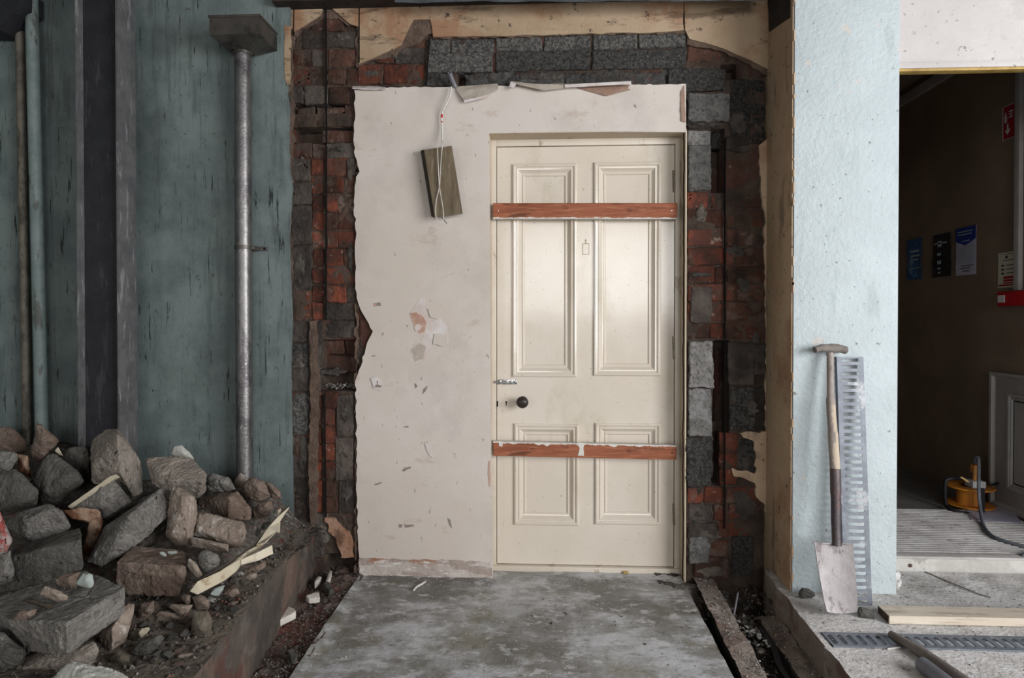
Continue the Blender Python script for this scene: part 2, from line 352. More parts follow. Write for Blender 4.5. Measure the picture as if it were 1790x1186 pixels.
# ---- floors
def grid(bm, x0, x1, y0, y1, f, d=.03, inside=None, mi=0):
    nx = max(1, int((x1 - x0) / d)); ny = max(1, int((y1 - y0) / d))
    V = {}
    for i in range(nx + 1):
        for j in range(ny + 1):
            x = x0 + (x1 - x0) * i / nx; y = y0 + (y1 - y0) * j / ny
            V[i, j] = bm.verts.new((x, y, f(x, y)))
    for i in range(nx):
        for j in range(ny):
            g = bm.faces.new((V[i, j], V[i + 1, j], V[i + 1, j + 1], V[i, j + 1])); g.material_index = mi

def lerp(a, b, t): return a + (b - a) * t
def edge_line(a, b):
    """x on the floor line through two world points as function of y"""
    return lambda y: a.x + (b.x - a.x) * (y - a.y) / (b.y - a.y)

sl = edge_line(P(621, 1019, Z=0), P(508, 1186, Z=0))       # left edge of the centre slab
sr = edge_line(P(1203, 1033, Z=0), P(1279, 1179, Z=0))     # right edge
cl_top = edge_line(P(541, 922, Z=ZL), P(342, 1183, Z=ZL))  # left raised floor edge
cr = edge_line(P(1362, 1030, Z=ZR), P(1482, 1180, Z=ZR))   # right raised floor edge

def swept(bm, fx0, fx1, y0, y1, f, ds=.03, n=30, jitter=0, seed=0, side=.3, mi=0):
    """strip of floor between two edge lines, with skirts going down"""
    ny = int((y1 - y0) / ds); rows = []
    for j in range(ny + 1):
        y = y0 + (y1 - y0) * j / ny
        a = fx0(y) + noise.noise(Vector((seed, y * 9, 0))) * jitter + noise.noise(Vector((seed, y * 31, 0))) * jitter * .5
        b = fx1(y) + noise.noise(Vector((seed + 5, y * 9, 0))) * jitter + noise.noise(Vector((seed + 5, y * 31, 0))) * jitter * .5
        row = [bm.verts.new((a, y, f(a, y) - side))]
        for i in range(n + 1):
            x = lerp(a, b, i / n)
            row.append(bm.verts.new((x, y, f(x, y))))
        row.append(bm.verts.new((b, y, f(b, y) - side)))
        rows.append(row)
    for r0, r1 in zip(rows, rows[1:]):
        for i in range(len(r0) - 1):
            g = bm.faces.new((r0[i], r0[i + 1], r1[i + 1], r1[i])); g.material_index = mi
            if i == 0 or i == len(r0) - 2: g.material_index = mi + 1

def nzf(amp, sc, s=0): return lambda x, y: noise.noise(Vector((x * sc, y * sc, s))) * amp + noise.noise(Vector((x * sc * 4, y * sc * 4, s))) * amp * .35

bm = bmesh.new()
swept(bm, sl, sr, -1.2, 3.1, lambda x, y: nzf(.004, 4)(x, y) + (.010 if x < sl(y) + .03 else 0), ds=.02, n=50, jitter=.004, seed=1, side=.2)
struct('floor', bm, [M['slab'], M['curb']])

# left raised floor with its smeared kerb face
bm = bmesh.new()
swept(bm, lambda y: -2.75, cl_top, -1.2, 2.9, lambda x, y: ZL + nzf(.012, 6, 3)(x, y), ds=.025, n=60, jitter=.008, seed=3, side=.28)
struct('floor_left', bm, [M['leftslab'], M['curb']])
# red-brown trench between kerb and slab
bm = bmesh.new()
swept(bm, lambda y: cl_top(y) - .03, lambda y: sl(y) + .02, -1.2, 3.05, lambda x, y: -.004 + nzf(.022, 8, 9)(x, y) + nzf(.012, 30, 2)(x, y), ds=.015, n=26, seed=8, side=.1)
struct('floor_trench', bm, [M['reddirt'], M['reddirt']])

# right: gap, brick ledge, service channel, concrete ledge, deep slot
la = edge_line(P(1212, 1010, Z=.012), P(1298, 1186, Z=.012)); ledge_b = edge_line(P(1262, 1040, Z=.012), P(1343, 1186, Z=.012))
bm = bmesh.new()
swept(bm, la, ledge_b, -1.2, 2.9, lambda x, y: .012 + nzf(.008, 9, 4)(x, y), ds=.015, n=14, jitter=.008, seed=12, side=.2)
o = struct('floor_ledge', bm, [M['strip'], M['brown']])
bm = bmesh.new()
grid(bm, .3, 1.15, -1.2, 3.0, lambda x, y: -.16 + nzf(.02, 9, 5)(x, y), .03)
o = struct('floor_slot', bm, M['pit'])
ca = edge_line(P(1322, 1075, Z=-.03), P(1398, 1186, Z=-.03)); cb = edge_line(P(1352, 1070, Z=-.03), P(1440, 1186, Z=-.03))
bm = bmesh.new()
swept(bm, ca, cb, -1.2, 2.62, lambda x, y: -.03 + nzf(.012, 12, 6)(x, y), ds=.015, n=10, jitter=.012, seed=14, side=.13)
o = struct('floor_channel_edge', bm, [M['strip'], M['pit']])
# dirt banked up under the wall at the end of the channel
bm = bmesh.new()
grid(bm, .5, 1.02, 2.3, 2.96, lambda x, y: -.13 + .13 * max(0, min(1, (y - 2.35) / .45)) * max(0, min(1, (.98 - x) / .3)) + nzf(.02, 12, 8)(x, y), .015)
struct('floor_dirt_bank', bm, M['pit'])

# right raised floor, with a recess for the drain channel
gy0, gy1 = 2.140, 2.240
gx0 = P(1436, 1110, Z=ZR).x
bm = bmesh.new()
fR = lambda x, y: ZR + nzf(.003, 7, 5)(x, y)
swept(bm, cr, lambda y: 4.4, -1.2, gy0, fR, ds=.03, n=60, jitter=.012, seed=21, side=.25)
swept(bm, cr, lambda y: 4.4, gy1, 2.8, fR, ds=.02, n=60, jitter=.012, seed=21, side=.25)
swept(bm, cr, lambda y: gx0, gy0, gy1, fR, ds=.02, n=3, seed=21, side=.25)
struct('floor_right', bm, [M['dusty'], M['strip']])

# ---- wall_back: mortar backing with brickwork, plaster and panel as parts
RECESS = [(565, 594, 622, 682), (508, 222, 622, 250), (1246, 228, 1264, 335), (1247, 595, 1270, 760), (1243, 762, 1258, 850), (570, 970, 620, 1010), (800, 128, 830, 150), (1262, 112, 1290, 135), (512, 183, 600, 197)]
REC = []
for a, b, c, d in RECESS:
    p = P((a + c) / 2, (b + d) / 2, Y=YB)
    q0 = P(a, b, Y=YB); q1 = P(c, d, Y=YB)
    REC.append((q0.x, q1.x, q1.z, q0.z))
def backy(x, z):
    y = YB + .006 + noise.noise(Vector((x * 9, z * 9, 0))) * .012 + noise.noise(Vector((x * 40, z * 40, 0))) * .007
    for a, b, c, d in REC:
        if a < x < b and c < z < d: y += .075
    return y
xl, xr_ = P(503, 560, Y=YB).x, P(1345, 560, Y=YB + .02).x
xa, xb = P(640, 560, Y=YB).x, P(1192, 560, Y=YB).x
zt = P(900, 165, Y=YB).z
bm = bmesh.new()
d = .012
def vgrid(bm, x0, x1, z0, z1):
    nx = int((x1 - x0) / d); nz_ = int((z1 - z0) / d); V = {}
    for i in range(nx + 1):
        for j in range(nz_ + 1):
            x = x0 + (x1 - x0) * i / nx; z = z0 + (z1 - z0) * j / nz_
            V[i, j] = bm.verts.new((x, backy(x, z), z))
    for i in range(nx):
        for j in range(nz_):
            bm.faces.new((V[i, j], V[i + 1, j], V[i + 1, j + 1], V[i, j + 1]))
vgrid(bm, xl - .05, xa, -.15, zt); vgrid(bm, xb + .005, xr_, -.15, zt); vgrid(bm, xl - .05, xr_, zt, CEIL)
wall_back = struct('wall_back', bm, M['backing'])

BW = bmesh.new(); TINT = BW.loops.layers.color.new('tint')
TYPES = ['brick', 'brown', 'mortar', 'block', 'paleblock']
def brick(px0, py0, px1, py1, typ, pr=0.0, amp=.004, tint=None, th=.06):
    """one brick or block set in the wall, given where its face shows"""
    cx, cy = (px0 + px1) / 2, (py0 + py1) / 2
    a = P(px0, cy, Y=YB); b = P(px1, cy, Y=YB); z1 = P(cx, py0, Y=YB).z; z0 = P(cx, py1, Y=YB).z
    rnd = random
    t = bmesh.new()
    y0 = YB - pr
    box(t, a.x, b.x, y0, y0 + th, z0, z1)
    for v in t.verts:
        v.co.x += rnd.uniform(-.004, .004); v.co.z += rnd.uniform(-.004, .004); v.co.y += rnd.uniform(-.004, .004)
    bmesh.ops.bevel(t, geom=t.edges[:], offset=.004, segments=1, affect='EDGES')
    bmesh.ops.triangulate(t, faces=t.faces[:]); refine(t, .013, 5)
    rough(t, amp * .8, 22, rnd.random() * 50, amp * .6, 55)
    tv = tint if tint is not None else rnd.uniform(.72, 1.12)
    mi = TYPES.index(typ); vm = {}
    for v in t.verts: vm[v] = BW.verts.new(v.co)
    for f in t.faces:
        try: g = BW.faces.new([vm[v] for v in f.verts])
        except ValueError: continue
        g.material_index = mi
        for lp in g.loops: lp[TINT] = (tv, tv, tv, 1)
    t.free()
# left pier: rows
def row(y0, y1, spans):
    for x0, x1, ty, pr in spans: brick(x0, y0, x1, y1 - .5, ty, pr + random.uniform(-.003, .004))
row(28, 54, [(545, 567, 'brown', 0), (571, 600, 'brown', 0)])
row(56, 84, [(527, 567, 'mortar', 0), (571, 622, 'mortar', .004)])
row(86, 116, [(512, 545, 'brown', 0), (546, 567, 'mortar', 0), (573, 622, 'brown', 0)])
row(120, 149, [(509, 543, 'brick', -.002), (544, 567, 'brown', 0), (572, 605, 'brown', .002), (606, 626, 'brown', 0)])
row(152, 183, [(506, 530, 'mortar', .006), (533, 573, 'mortar', .008), (576, 612, 'brown', .002)])
row(186, 222, [(516, 548, 'brown', -.012), (553, 566, 'brown', -.01), (568, 617, 'brown', -.008)])
row(225, 249, [(506, 516, 'brown', -.01), (560, 616, 'brown', -.02)])
row(250, 277, [(508, 545, 'brown', 0), (546, 566, 'brown', 0), (571, 620, 'mortar', .002)])
ys = [278, 309, 341, 372, 404, 436, 467, 499, 530, 561]
for i, y in enumerate(ys):
    t1 = 'brick' if i not in (3, 8) else 'brown'
    spans = [(545, 566, 'brick', 0)]
    if i == 0: spans += [(570, 606, 'brick', .001), (607, 622, 'mortar', .004)]
    elif i in (1, 5, 6): spans += [(570, 600, t1, .001), (601, 622, 'brown', 0)]
    elif i in (2, 3, 4): spans += [(570, 590, t1, 0), (591, 621, 'brown', .001)]
    elif i == 7: spans += [(570, 605, 'brick', 0), (606, 632, 'mortar', 0)]
    elif i == 8: spans += [(568, 622, 'mortar', .003), (623, 645, 'brown', .002)]
    elif i == 9: spans = [(568, 620, 'mortar', .0), (622, 640, 'brown', 0)]
    row(y, y + 30, spans)
for y0, y1 in ((278, 318), (320, 358), (360, 430), (432, 508)): row(y0, y1, [(509, 544, 'mortar', .006)])
row(510, 560, [(511, 544, 'brick', 0)])
row(562, 600, [(509, 538, 'mortar', .004), (540, 563, 'mortar', .008)])
row(594, 622, [(563, 596, 'brown', -.045), (598, 620, 'brown', -.05)]); row(624, 652, [(563, 620, 'brown', -.05)])
row(594, 640, [(620, 640, 'mortar', .002)])
row(602, 640, [(509, 538, 'block', .002), (540, 562, 'mortar', .008)])
row(642, 686, [(509, 540, 'mortar', 0), (542, 560, 'mortar', .006)])
row(688, 760, [(510, 540, 'block', 0)]); row(762, 836, [(510, 543, 'mortar', -.004)]); row(838, 905, [(510, 543, 'mortar', 0)])
row(906, 940, [(508, 540, 'block', -.004)])
for i, y in enumerate((684, 715, 746, 777, 808, 839, 868)):
    row(y, y + 30, [(549, 563, 'brick', .002), (567, 590 - (i % 2) * 4, 'brick' if i < 5 else 'brown', .002)])
row(690, 762, [(588, 618, 'mortar', .010)]); row(765, 840, [(586, 618, 'mortar', .010)]); row(842, 900, [(592, 619, 'mortar', .004)])
row(898, 935, [(544, 572, 'mortar', .002)]); row(930, 975, [(548, 566, 'mortar', .012)])
# bricks left of the lintel
row(66, 84, [(716, 744, 'brown', 0)]); row(84, 112, [(690, 742, 'mortar', .002)])
row(113, 147, [(627, 670, 'brown', 0), (671, 713, 'brick', .002), (714, 742, 'brick', 0)])
row(96, 112, [(655, 689, 'brown', 0)])
# lintel block courses
for a, b in ((748, 786), (788, 864), (866, 948), (951, 1032), (1037, 1114), (1116, 1198)):
    y = 69 - (a + b - 1540) / 2 * .027
    brick(a, y, b, y + 25, 'block', .004, .003, tint=random.uniform(.95, 1.2))
for a, b in ((746, 862), (866, 1031), (1035, 1199)):
    y = 95 - (a + b - 1540) / 2 * .022
    brick(a, y, b, y + 33, 'block', .008, .003, tint=1.05 if a < 800 else .75)
for a, b, t in ((744, 786, .7), (812, 900, .75), (902, 985, .8), (987, 1080, .7), (1082, 1165, .75)):
    brick(a, 128, b, 150, 'paleblock', .002, .010, tint=t * .75)
# right pier
row(76, 110, [(1202, 1262, 'brown', 0), (1264, 1300, 'brown', -.004)])
row(108, 136, [(1288, 1338, 'brown', -.006)])
brick(1167, 122, 1268, 160, 'block', .010, tint=.7)
brick(1202, 165, 1274, 214, 'paleblock', .014, .007, tint=.75)
brick(1202, 217, 1240, 226, 'mortar', .004, tint=.8)
brick(1202, 228, 1241, 254, 'paleblock', .006, tint=.95)
brick(1203, 255, 1241, 334, 'paleblock', .012, .005, tint=.75)
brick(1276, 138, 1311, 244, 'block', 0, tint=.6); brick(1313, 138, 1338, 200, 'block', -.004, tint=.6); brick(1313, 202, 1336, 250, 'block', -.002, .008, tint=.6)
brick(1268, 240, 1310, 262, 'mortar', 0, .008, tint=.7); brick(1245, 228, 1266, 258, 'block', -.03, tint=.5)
row(262, 296, [(1266, 1334, 'brown', -.01)]); row(298, 334, [(1278, 1328, 'brown', -.012)])
row(336, 365, [(1202, 1237, 'brick', 0), (1244, 1267, 'brick', -.002), (1269, 1330, 'brown', -.004)])
row(367, 399, [(1202, 1265, 'brick', .001), (1268, 1283, 'brown', -.006), (1288, 1334, 'brown', -.002)])
row(401, 430, [(1202, 1265, 'brick', .001), (1270, 1322, 'brown', -.004), (1324, 1336, 'brown', -.012)])
row(433, 464, [(1202, 1266, 'brick', .002), (1269, 1284, 'brick', 0), (1287, 1335, 'brown', -.002)])
row(466, 496, [(1202, 1248, 'brown', .002), (1250, 1266, 'brick', 0), (1269, 1338, 'brown', 0)])
row(498, 527, [(1202, 1266, 'brick', .001), (1269, 1286, 'brick', 0), (1289, 1338, 'brown', -.002)])
row(529, 562, [(1202, 1266, 'brick', .001), (1269, 1307, 'brown', 0), (1309, 1338, 'brown', -.003)])
row(564, 593, [(1202, 1240, 'brown', .001), (1242, 1266, 'brick', 0), (1269, 1338, 'brown', 0)])
brick(1207, 502, 1244, 564, 'mortar', .012, .006, tint=1.15)
brick(1203, 597, 1245, 676, 'paleblock', .022, .008, tint=1.15)
brick(1272, 598, 1318, 674, 'mortar', .006, .006, tint=.95); brick(1318, 602, 1338, 655, 'mortar', .010, .008, tint=.9)
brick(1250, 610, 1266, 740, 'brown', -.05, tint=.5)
brick(1203, 679, 1242, 762, 'paleblock', .016, .006, tint=.92)
brick(1276, 676, 1318, 752, 'block', .004, tint=.8); brick(1320, 678, 1338, 750, 'mortar', .002, .009, tint=.7)
brick(1199, 764, 1243, 850, 'block', .022, .010, tint=.75)
for y in (757, 789, 820): row(y, y + 30, [(1258, 1290, 'brick' if y > 780 else 'brown', -.002)])
brick(1292, 768, 1322, 832, 'block', .002, .007, tint=.7)
row(852, 881, [(1203, 1230, 'brick', 0), (1231, 1266, 'brick', 0), (1270, 1332, 'brown', -.004)])
row(882, 911, [(1203, 1246, 'mortar', .006), (1248, 1270, 'brown', 0), (1274, 1334, 'brown', -.004)])
row(913, 942, [(1203, 1254, 'mortar', .006), (1256, 1272, 'brown', 0), (1274, 1332, 'brown', -.006)])
brick(1203, 940, 1238, 984, 'paleblock', .012, .010, tint=.85)
row(944, 974, [(1239, 1272, 'brown', 0)]); row(976, 1012, [(1214, 1274, 'brown', .002)])
brick(1279, 938, 1318, 1008, 'block', .002, .005, tint=.7)
bw = obj('brickwork', BW, [M[t] for t in TYPES], wall_back, sharp=30)

def sheet(name, polys, y, th, m, parent, amp=3, step=12, seed=1, label=None):
    """layers of plaster left on the wall: broken-edged, solid"""
    b = bmesh.new()
    for k, pl in enumerate(polys):
        pts = [P(x, yy, Y=y) for x, yy in jag(pl, amp, step, seed + k)]
        prism(b, pts, (0, th, 0))
    bmesh.ops.triangulate(b, faces=[f for f in b.faces if len(f.verts) > 4])
    o = obj(name, b, m, parent, sharp=20)
    if label: o['label'] = label
    return o
PL = [[(478, -30), (577, -30), (560, 26), (536, 42), (513, 56), (508, 44), (482, 42)],
      [(579, -30), (627, -30), (627, 46), (612, 42), (592, 26), (580, 14)],
      [(627, -30), (1195, -30), (1195, 52), (1150, 56), (900, 62), (757, 64), (755, 45), (752, 33), (722, 34), (713, 52), (702, 78), (672, 92), (640, 106), (627, 112)],
      [(1195, -30), (1350, -30), (1350, 124), (1336, 118), (1310, 104), (1268, 86), (1235, 76), (1205, 68), (1198, 52)]]
SCR = [[(508, -30), (627, -30), (627, 36), (608, 44), (590, 32), (560, 36), (535, 48), (512, 64)],
       [(620, -30), (1200, -30), (1200, 57), (757, 67), (757, 58), (748, 60), (735, 72), (712, 82), (690, 98), (668, 104), (640, 112), (624, 118)],
       [(1190, -30), (1350, -30), (1350, 134), (1336, 130), (1310, 112), (1268, 92), (1235, 84), (1200, 78)],
       [(503, 42), (512, 44), (512, 300), (508, 560), (511, 940), (500, 940)],
       [(622, 152), (625, 152), (625, 1008), (621, 1008)]]
sheet('brown_undercoat', SCR, YB - .010, .022, M['scratch'], wall_back, 3, 8, 5)
sheet('ochre_plaster', PL, YB - .017, .012, M['ochre'], wall_back, 1.2, 16, 3)
sheet('cream_plaster_remnant', [[(1292, 757), (1342, 756), (1342, 905), (1334, 880), (1322, 868), (1320, 845), (1283, 832), (1278, 820), (1296, 824), (1318, 830), (1322, 800), (1318, 772), (1300, 766)]], YB - .014, .02, M['ochre_side'], wall_back, 3, 6, 8)
sheet('pink_plaster_remnant', [[(568, 905), (585, 908), (604, 928), (617, 950), (618, 974), (596, 976), (588, 945), (574, 930)]], YB - .014, .02, M['terra_plaster'], wall_back, 3, 6, 11)
sheet('cream_edge_strip', [[(497, 44), (508, 46), (507, 146), (501, 148), (497, 120)]], YT - .002, .012, M['ochre'], wall_back, 1, 8, 12)
sheet('brown_render_band', [[(541, 562), (553, 560), (556, 700), (552, 905), (543, 930), (540, 800), (543, 690)]], YB - .024, .03, M['scratch'], wall_back, 2, 9, 13)
sheet('tan_edge_strip', [[(1326, 255), (1346, 240), (1346, 760), (1338, 760), (1339, 560), (1335, 430), (1338, 380), (1330, 330)]], YB - .008, .02, M['ochre_side'], wall_back, 2, 9, 15)
rs = random.Random(77)
for k, (x, y, w, h) in enumerate([(527, 300, 26, 60), (526, 380, 28, 90), (524, 470, 26, 70), (600, 66, 34, 18), (535, 165, 50, 22), (590, 262, 44, 14), (612, 300, 16, 40), (612, 450, 12, 70), (550, 620, 22, 110), (524, 640, 26, 60),
        (530, 800, 22, 70), (603, 720, 30, 60), (602, 800, 30, 70), (606, 860, 24, 50), (575, 650, 60, 16), (560, 930, 40, 40), (700, 100, 50, 18), (650, 128, 40, 14), (850, 136, 90, 18), (950, 134, 110, 18), (1080, 132, 120, 20), (1180, 128, 60, 20),
        (1235, 218, 60, 14), (1222, 300, 20, 40), (1225, 530, 36, 60), (1290, 215, 40, 50), (1290, 260, 50, 16), (1226, 372, 22, 50), (1226, 480, 60, 10), (1300, 500, 30, 40), (1222, 720, 30, 70), (1222, 830, 40, 50), (1226, 900, 44, 40), (1232, 940, 60, 40), (1300, 800, 40, 60), (1300, 880, 40, 60), (1245, 1000, 60, 26), (1285, 440, 30, 30), (1320, 620, 26, 80), (1315, 720, 30, 60)]):
    n = 12; pts_ = []
    for q in range(n):
        a = 2 * math.pi * q / n; rr = rs.uniform(.62, 1.1)
        pts_.append((x + math.cos(a) * w / 2 * rr, y + math.sin(a) * h / 2 * rr))
    cx_, cy_ = x, y
    b = bmesh.new(); dep = rs.uniform(.004, .012)
    rim = [b.verts.new(P(px, py, Y=YB + .002)) for px, py in jag(pts_, 1.2, 5, k)]
    c_ = b.verts.new(P(cx_, cy_, Y=YB - dep))
    mid = [b.verts.new(v.co.lerp(c_.co, .35) + Vector((0, -dep * .6, 0))) for v in rim]
    m_ = len(rim)
    for q in range(m_):
        b.faces.new((rim[q], rim[(q + 1) % m_], mid[(q + 1) % m_], mid[q])); b.faces.new((mid[q], mid[(q + 1) % m_], c_))
    bk_ = [b.verts.new(v.co + Vector((0, .02, 0))) for v in rim]
    for q in range(m_): b.faces.new((rim[(q + 1) % m_], rim[q], bk_[q], bk_[(q + 1) % m_]))
    b.faces.new(bk_)
    bmesh.ops.recalc_face_normals(b, faces=b.faces); bmesh.ops.triangulate(b, faces=b.faces[:]); refine(b, .009, 5); rough(b, .006, 26, k + 1, .003, 80)
    obj('mortar_smear', b, M['smear_dark' if (k % 3 or 740 < x < 1190) else 'smear'], wall_back, sharp=50)
# narrow saw cuts down the piers
b = bmesh.new()
for x0, y0, x1, y1 in ((568, 12, 569, 250), (569, 255, 568, 560), (565, 690, 568, 905), (1267, 335, 1266, 925), (1268, 240, 1267, 335), (513, 14, 512, 60), (627, 14, 627, 110), (750, 66, 744, 148)):
    a = P(x0, y0, Y=YB - .018); c = P(x1, y1, Y=YB - .018)
    prism(b, [a, a + Vector((.0045, 0, 0)), c + Vector((.0045, 0, 0)), c], (0, .012, 0))
obj('saw_cut', b, M['black'], wall_back)

# ---- plaster panel round the door
OUT = [(620, 158), (676, 153), (742, 152), (800, 153), (870, 150), (940, 150), (1010, 149), (1100, 148), (1199, 147), (1199, 222), (1199, 231), (1030, 230), (940, 231), (855, 233),
       (856, 420), (857, 650), (859, 850), (862, 1017), (760, 1012), (628, 1006), (627, 960), (624, 900), (623, 800), (622, 660), (640, 612), (641, 600), (652, 580), (642, 560), (626, 530),
       (621, 505), (621, 440), (622, 400), (619, 360), (621, 320), (627, 300), (622, 280), (618, 245), (620, 222)]
def jag_part(pts, idx0, amp, step, seed):
    rnd = random.Random(seed); out = []
    for i in range(len(pts)):
        x0, y0 = pts[i]; x1, y1 = pts[(i + 1) % len(pts)]
        straight = 8 <= i <= 16
        L = math.hypot(x1 - x0, y1 - y0); n = max(1, int(L / step))
        for k in range(n):
            t = k / n; a = .25 if straight else amp
            out.append((x0 + (x1 - x0) * t + rnd.uniform(-a, a), y0 + (y1 - y0) * t + rnd.uniform(-a, a) * .6))
    return out
b = bmesh.new()
pts = [P(x, y, Y=YW) for x, y in jag_part(OUT, 0, 1.6, 7, 4)]
prism(b, pts, (0, .018, 0))
bmesh.ops.triangulate(b, faces=[f for f in b.faces if len(f.verts) > 4])
panel = obj('plaster_panel', b, M['panel'], wall_back, sharp=20)
# masonry core behind the panel so that it is a wall, not a sheet
b = bmesh.new()
xL = P(628, 560, Y=YW).x; xR0 = P(855, 560, Y=YW).x; xR1 = P(1199, 560, Y=YW).x; zT = P(950, 155, Y=YW).z; zH = P(1030, 231, Y=YW).z
box(b, xL, xR0 - .004, YW + .016, 3.2, -.1, zT - .01); box(b, xR0 - .004, xR1, YW + .016, 3.2, zH + .004, zT - .01)
obj('masonry_core', b, M['backing'], wall_back)
# reveal linings
b = bmesh.new()
box(b, xR0 - .012, xR0, YW + .001, YD + .05, -.05, zH); box(b, xR0 - .01, xR1, YW + .001, YD + .05, zH, zH + .012)
box(b, xR1 - .003, xR1 + .003, YW + .002, YD + .05, -.05, zH)
obj('reveal_lining', b, M['reveal'], wall_back)
# adhesive left where the skirting came off
b = bmesh.new()
pp = [P(x, y, Y=YW - .004) for x, y in jag([(628, 976), (700, 979), (780, 980), (858, 984), (862, 1016), (760, 1011), (628, 1004)], 1.2, 8, 9)]
prism(b, pp, (0, .006, 0)); bmesh.ops.triangulate(b, faces=b.faces[:]); refine(b, .02, 3); rough(b, .0015, 30, 3)
obj('skirting_adhesive', b, M['residue'], wall_back)
# peeled paper along the top of the panel
def curl(px, Yf, th=.002, m='paper', name='peeled_paper'):
    """px: rows of (x, y, forward) ; two rows"""
    b = bmesh.new(); rows = []
    for r in px: rows.append([b.verts.new(P(x, y, Y=YW - f)) for x, y, f in r])
    fs = []
    for r0, r1 in zip(rows, rows[1:]):
        for i in range(len(r0) - 1): fs.append(b.faces.new((r0[i], r0[i + 1], r1[i + 1], r1[i])))
    bmesh.ops.recalc_face_normals(b, faces=b.faces)
    bmesh.ops.solidify(b, geom=b.faces[:], thickness=th)
    bmesh.ops.triangulate(b, faces=b.faces[:]); refine(b, .012, 3); rough(b, .002, 40, len(px) + px[0][0][0])
    return obj(name, b, M[m], wall_back, sharp=50)
curl([[(797, 152, .0), (835, 149, .0), (870, 147, .0)], [(799, 160, .012), (836, 155, .014), (871, 152, .012)], [(811, 176, .022), (845, 168, .026), (870, 156, .018)]], 0)
curl([[(811, 175, .022), (830, 171, .026), (852, 165, .026)], [(812, 179, .018), (831, 175, .020), (850, 170, .020)]], 0, .004, 'patch_pale')
curl([[(900, 144, .0), (940, 148, .0), (985, 145, .0)], [(895, 142, .02), (940, 147, .03), (985, 148, .024)], [(905, 148, .03), (950, 158, .03), (990, 154, .022)]], 0)
curl([[(893, 143, .02), (903, 147, .024)], [(890, 152, .02), (897, 154, .022)]], 0, .004, 'patch_pale')
curl([[(985, 147, .0), (1040, 145, .0), (1103, 141, .0)], [(987, 148, .028), (1040, 145, .03), (1103, 142, .028)], [(988, 153, .03), (1042, 150, .032), (1104, 147, .028)]], 0, .003, 'patch_pale')
curl([[(1008, 151, .0), (1060, 150, .0), (1100, 148, .0)], [(1010, 154, .004), (1058, 158, .012), (1098, 155, .006)], [(1030, 160, .003), (1060, 168, .007), (1102, 157, .003)]], 0, .002, 'paper_back')
curl([[(616, 151, .0), (645, 151, .0), (674, 152, .0)], [(616, 154, .02), (645, 155, .022), (673, 156, .018)]], 0, .004, 'patch_pale')
curl([[(1190, 160, .0), (1196, 150, .002)], [(1190, 185, .004), (1197, 185, .003)], [(1191, 212, .004), (1198, 214, .002)]], 0, .003, 'paper_back')
def patch(name, poly, m, f=.0015, th=.002, amp=1, seed=3):
    b = bmesh.new(); pp = [P(x, y, Y=YW - f) for x, y in jag(poly, amp, 5, seed)]
    prism(b, pp, (0, th, 0)); return obj(name, b, M[m], wall_back, sharp=20)
patch('torn_patch', [(734, 522), (742, 521), (745, 535), (757, 542), (768, 552), (772, 560), (781, 572), (783, 598), (780, 604), (762, 604), (757, 598), (752, 612), (748, 626), (738, 634), (726, 634), (719, 622), (718, 612), (726, 600), (736, 596), (740, 588), (730, 584), (722, 568), (716, 550), (722, 540)], 'patch_pale', .0012, .0014)
patch('torn_patch', [(717, 548), (728, 546), (738, 552), (745, 565), (742, 580), (733, 584), (724, 572)], 'patch_red', .0022, .001)
patch('torn_patch', [(759, 584), (780, 585), (781, 602), (775, 606), (757, 602)], 'panel', .006, .002)
patch('torn_patch', [(748, 540), (757, 542), (768, 553), (764, 558), (752, 555)], 'panel', .007, .002)
patch('torn_patch', [(724, 572), (730, 566), (737, 570), (735, 576), (727, 580)], 'patch_pale', .0035, .001)
patch('torn_patch', [(719, 612), (734, 600), (744, 606), (740, 628), (726, 632)], 'paper', .0024, .001)
patch('torn_flap', [(648, 662), (657, 659), (659, 672), (652, 678)], 'patch_pale', .006, .002)
patch('torn_flap', [(658, 660), (671, 667), (671, 672), (665, 684), (652, 680), (656, 674)], 'patch_pale', .0035, .002)
patch('exposed_core', [(655, 667), (661, 666), (660, 673), (667, 674), (666, 678), (656, 677)], 'scuff', .0058, .001)
patch('torn_patch', [(742, 776), (748, 772), (752, 780), (756, 801), (750, 796), (745, 786)], 'patch_pale', .004, .002)
patch('exposed_core', [(653, 530), (665, 529), (666, 535), (654, 536)], 'scuff', .001, .001, .8)
patch('exposed_core', [(653, 531), (658, 530), (658, 535), (653, 535)], 'patch_red', .0016, .001, .5)
for q in ([(702, 823), (708, 818), (718, 816), (718, 819), (706, 825)], [(654, 847), (667, 843), (668, 845), (656, 849)], [(697, 917), (703, 917), (703, 923), (697, 923)], [(706, 917), (713, 918), (723, 917), (724, 921), (708, 923)],
          [(782, 906), (787, 909), (790, 925), (785, 918)], [(724, 672), (726, 670), (730, 676), (726, 680)], [(738, 690), (740, 680), (748, 674), (744, 684)], [(706, 746), (714, 745), (714, 748), (706, 748)], [(1108, 183), (1111, 183), (1113, 189), (1109, 187)], [(967, 204), (972, 208), (971, 210)],
          [(710, 568), (713, 570), (712, 573)], [(650, 622), (656, 621), (656, 623), (650, 624)]):
    patch('scuff_mark', q, 'scuff', .0008, .0006, .5, q[0][0])
patch('rusty_chip', [(854, 808), (857, 806), (858, 850), (855, 852), (853, 830)], 'patch_red', .002, .002, .6)

# ---- teal wall on the left
b = bmesh.new()
edge = [(506, -40), (506, 42), (498, 60), (499, 150), (503, 200), (501, 250), (507, 330), (503, 400), (504, 470), (508, 560), (505, 640), (507, 760), (509, 880), (509, 960)]
rp = [P(x, y, Y=YT) for x, y in jag_part(edge, 0, 1.4, 9, 6)]
rp = [p for p in rp if p.z > .1]
k = 0
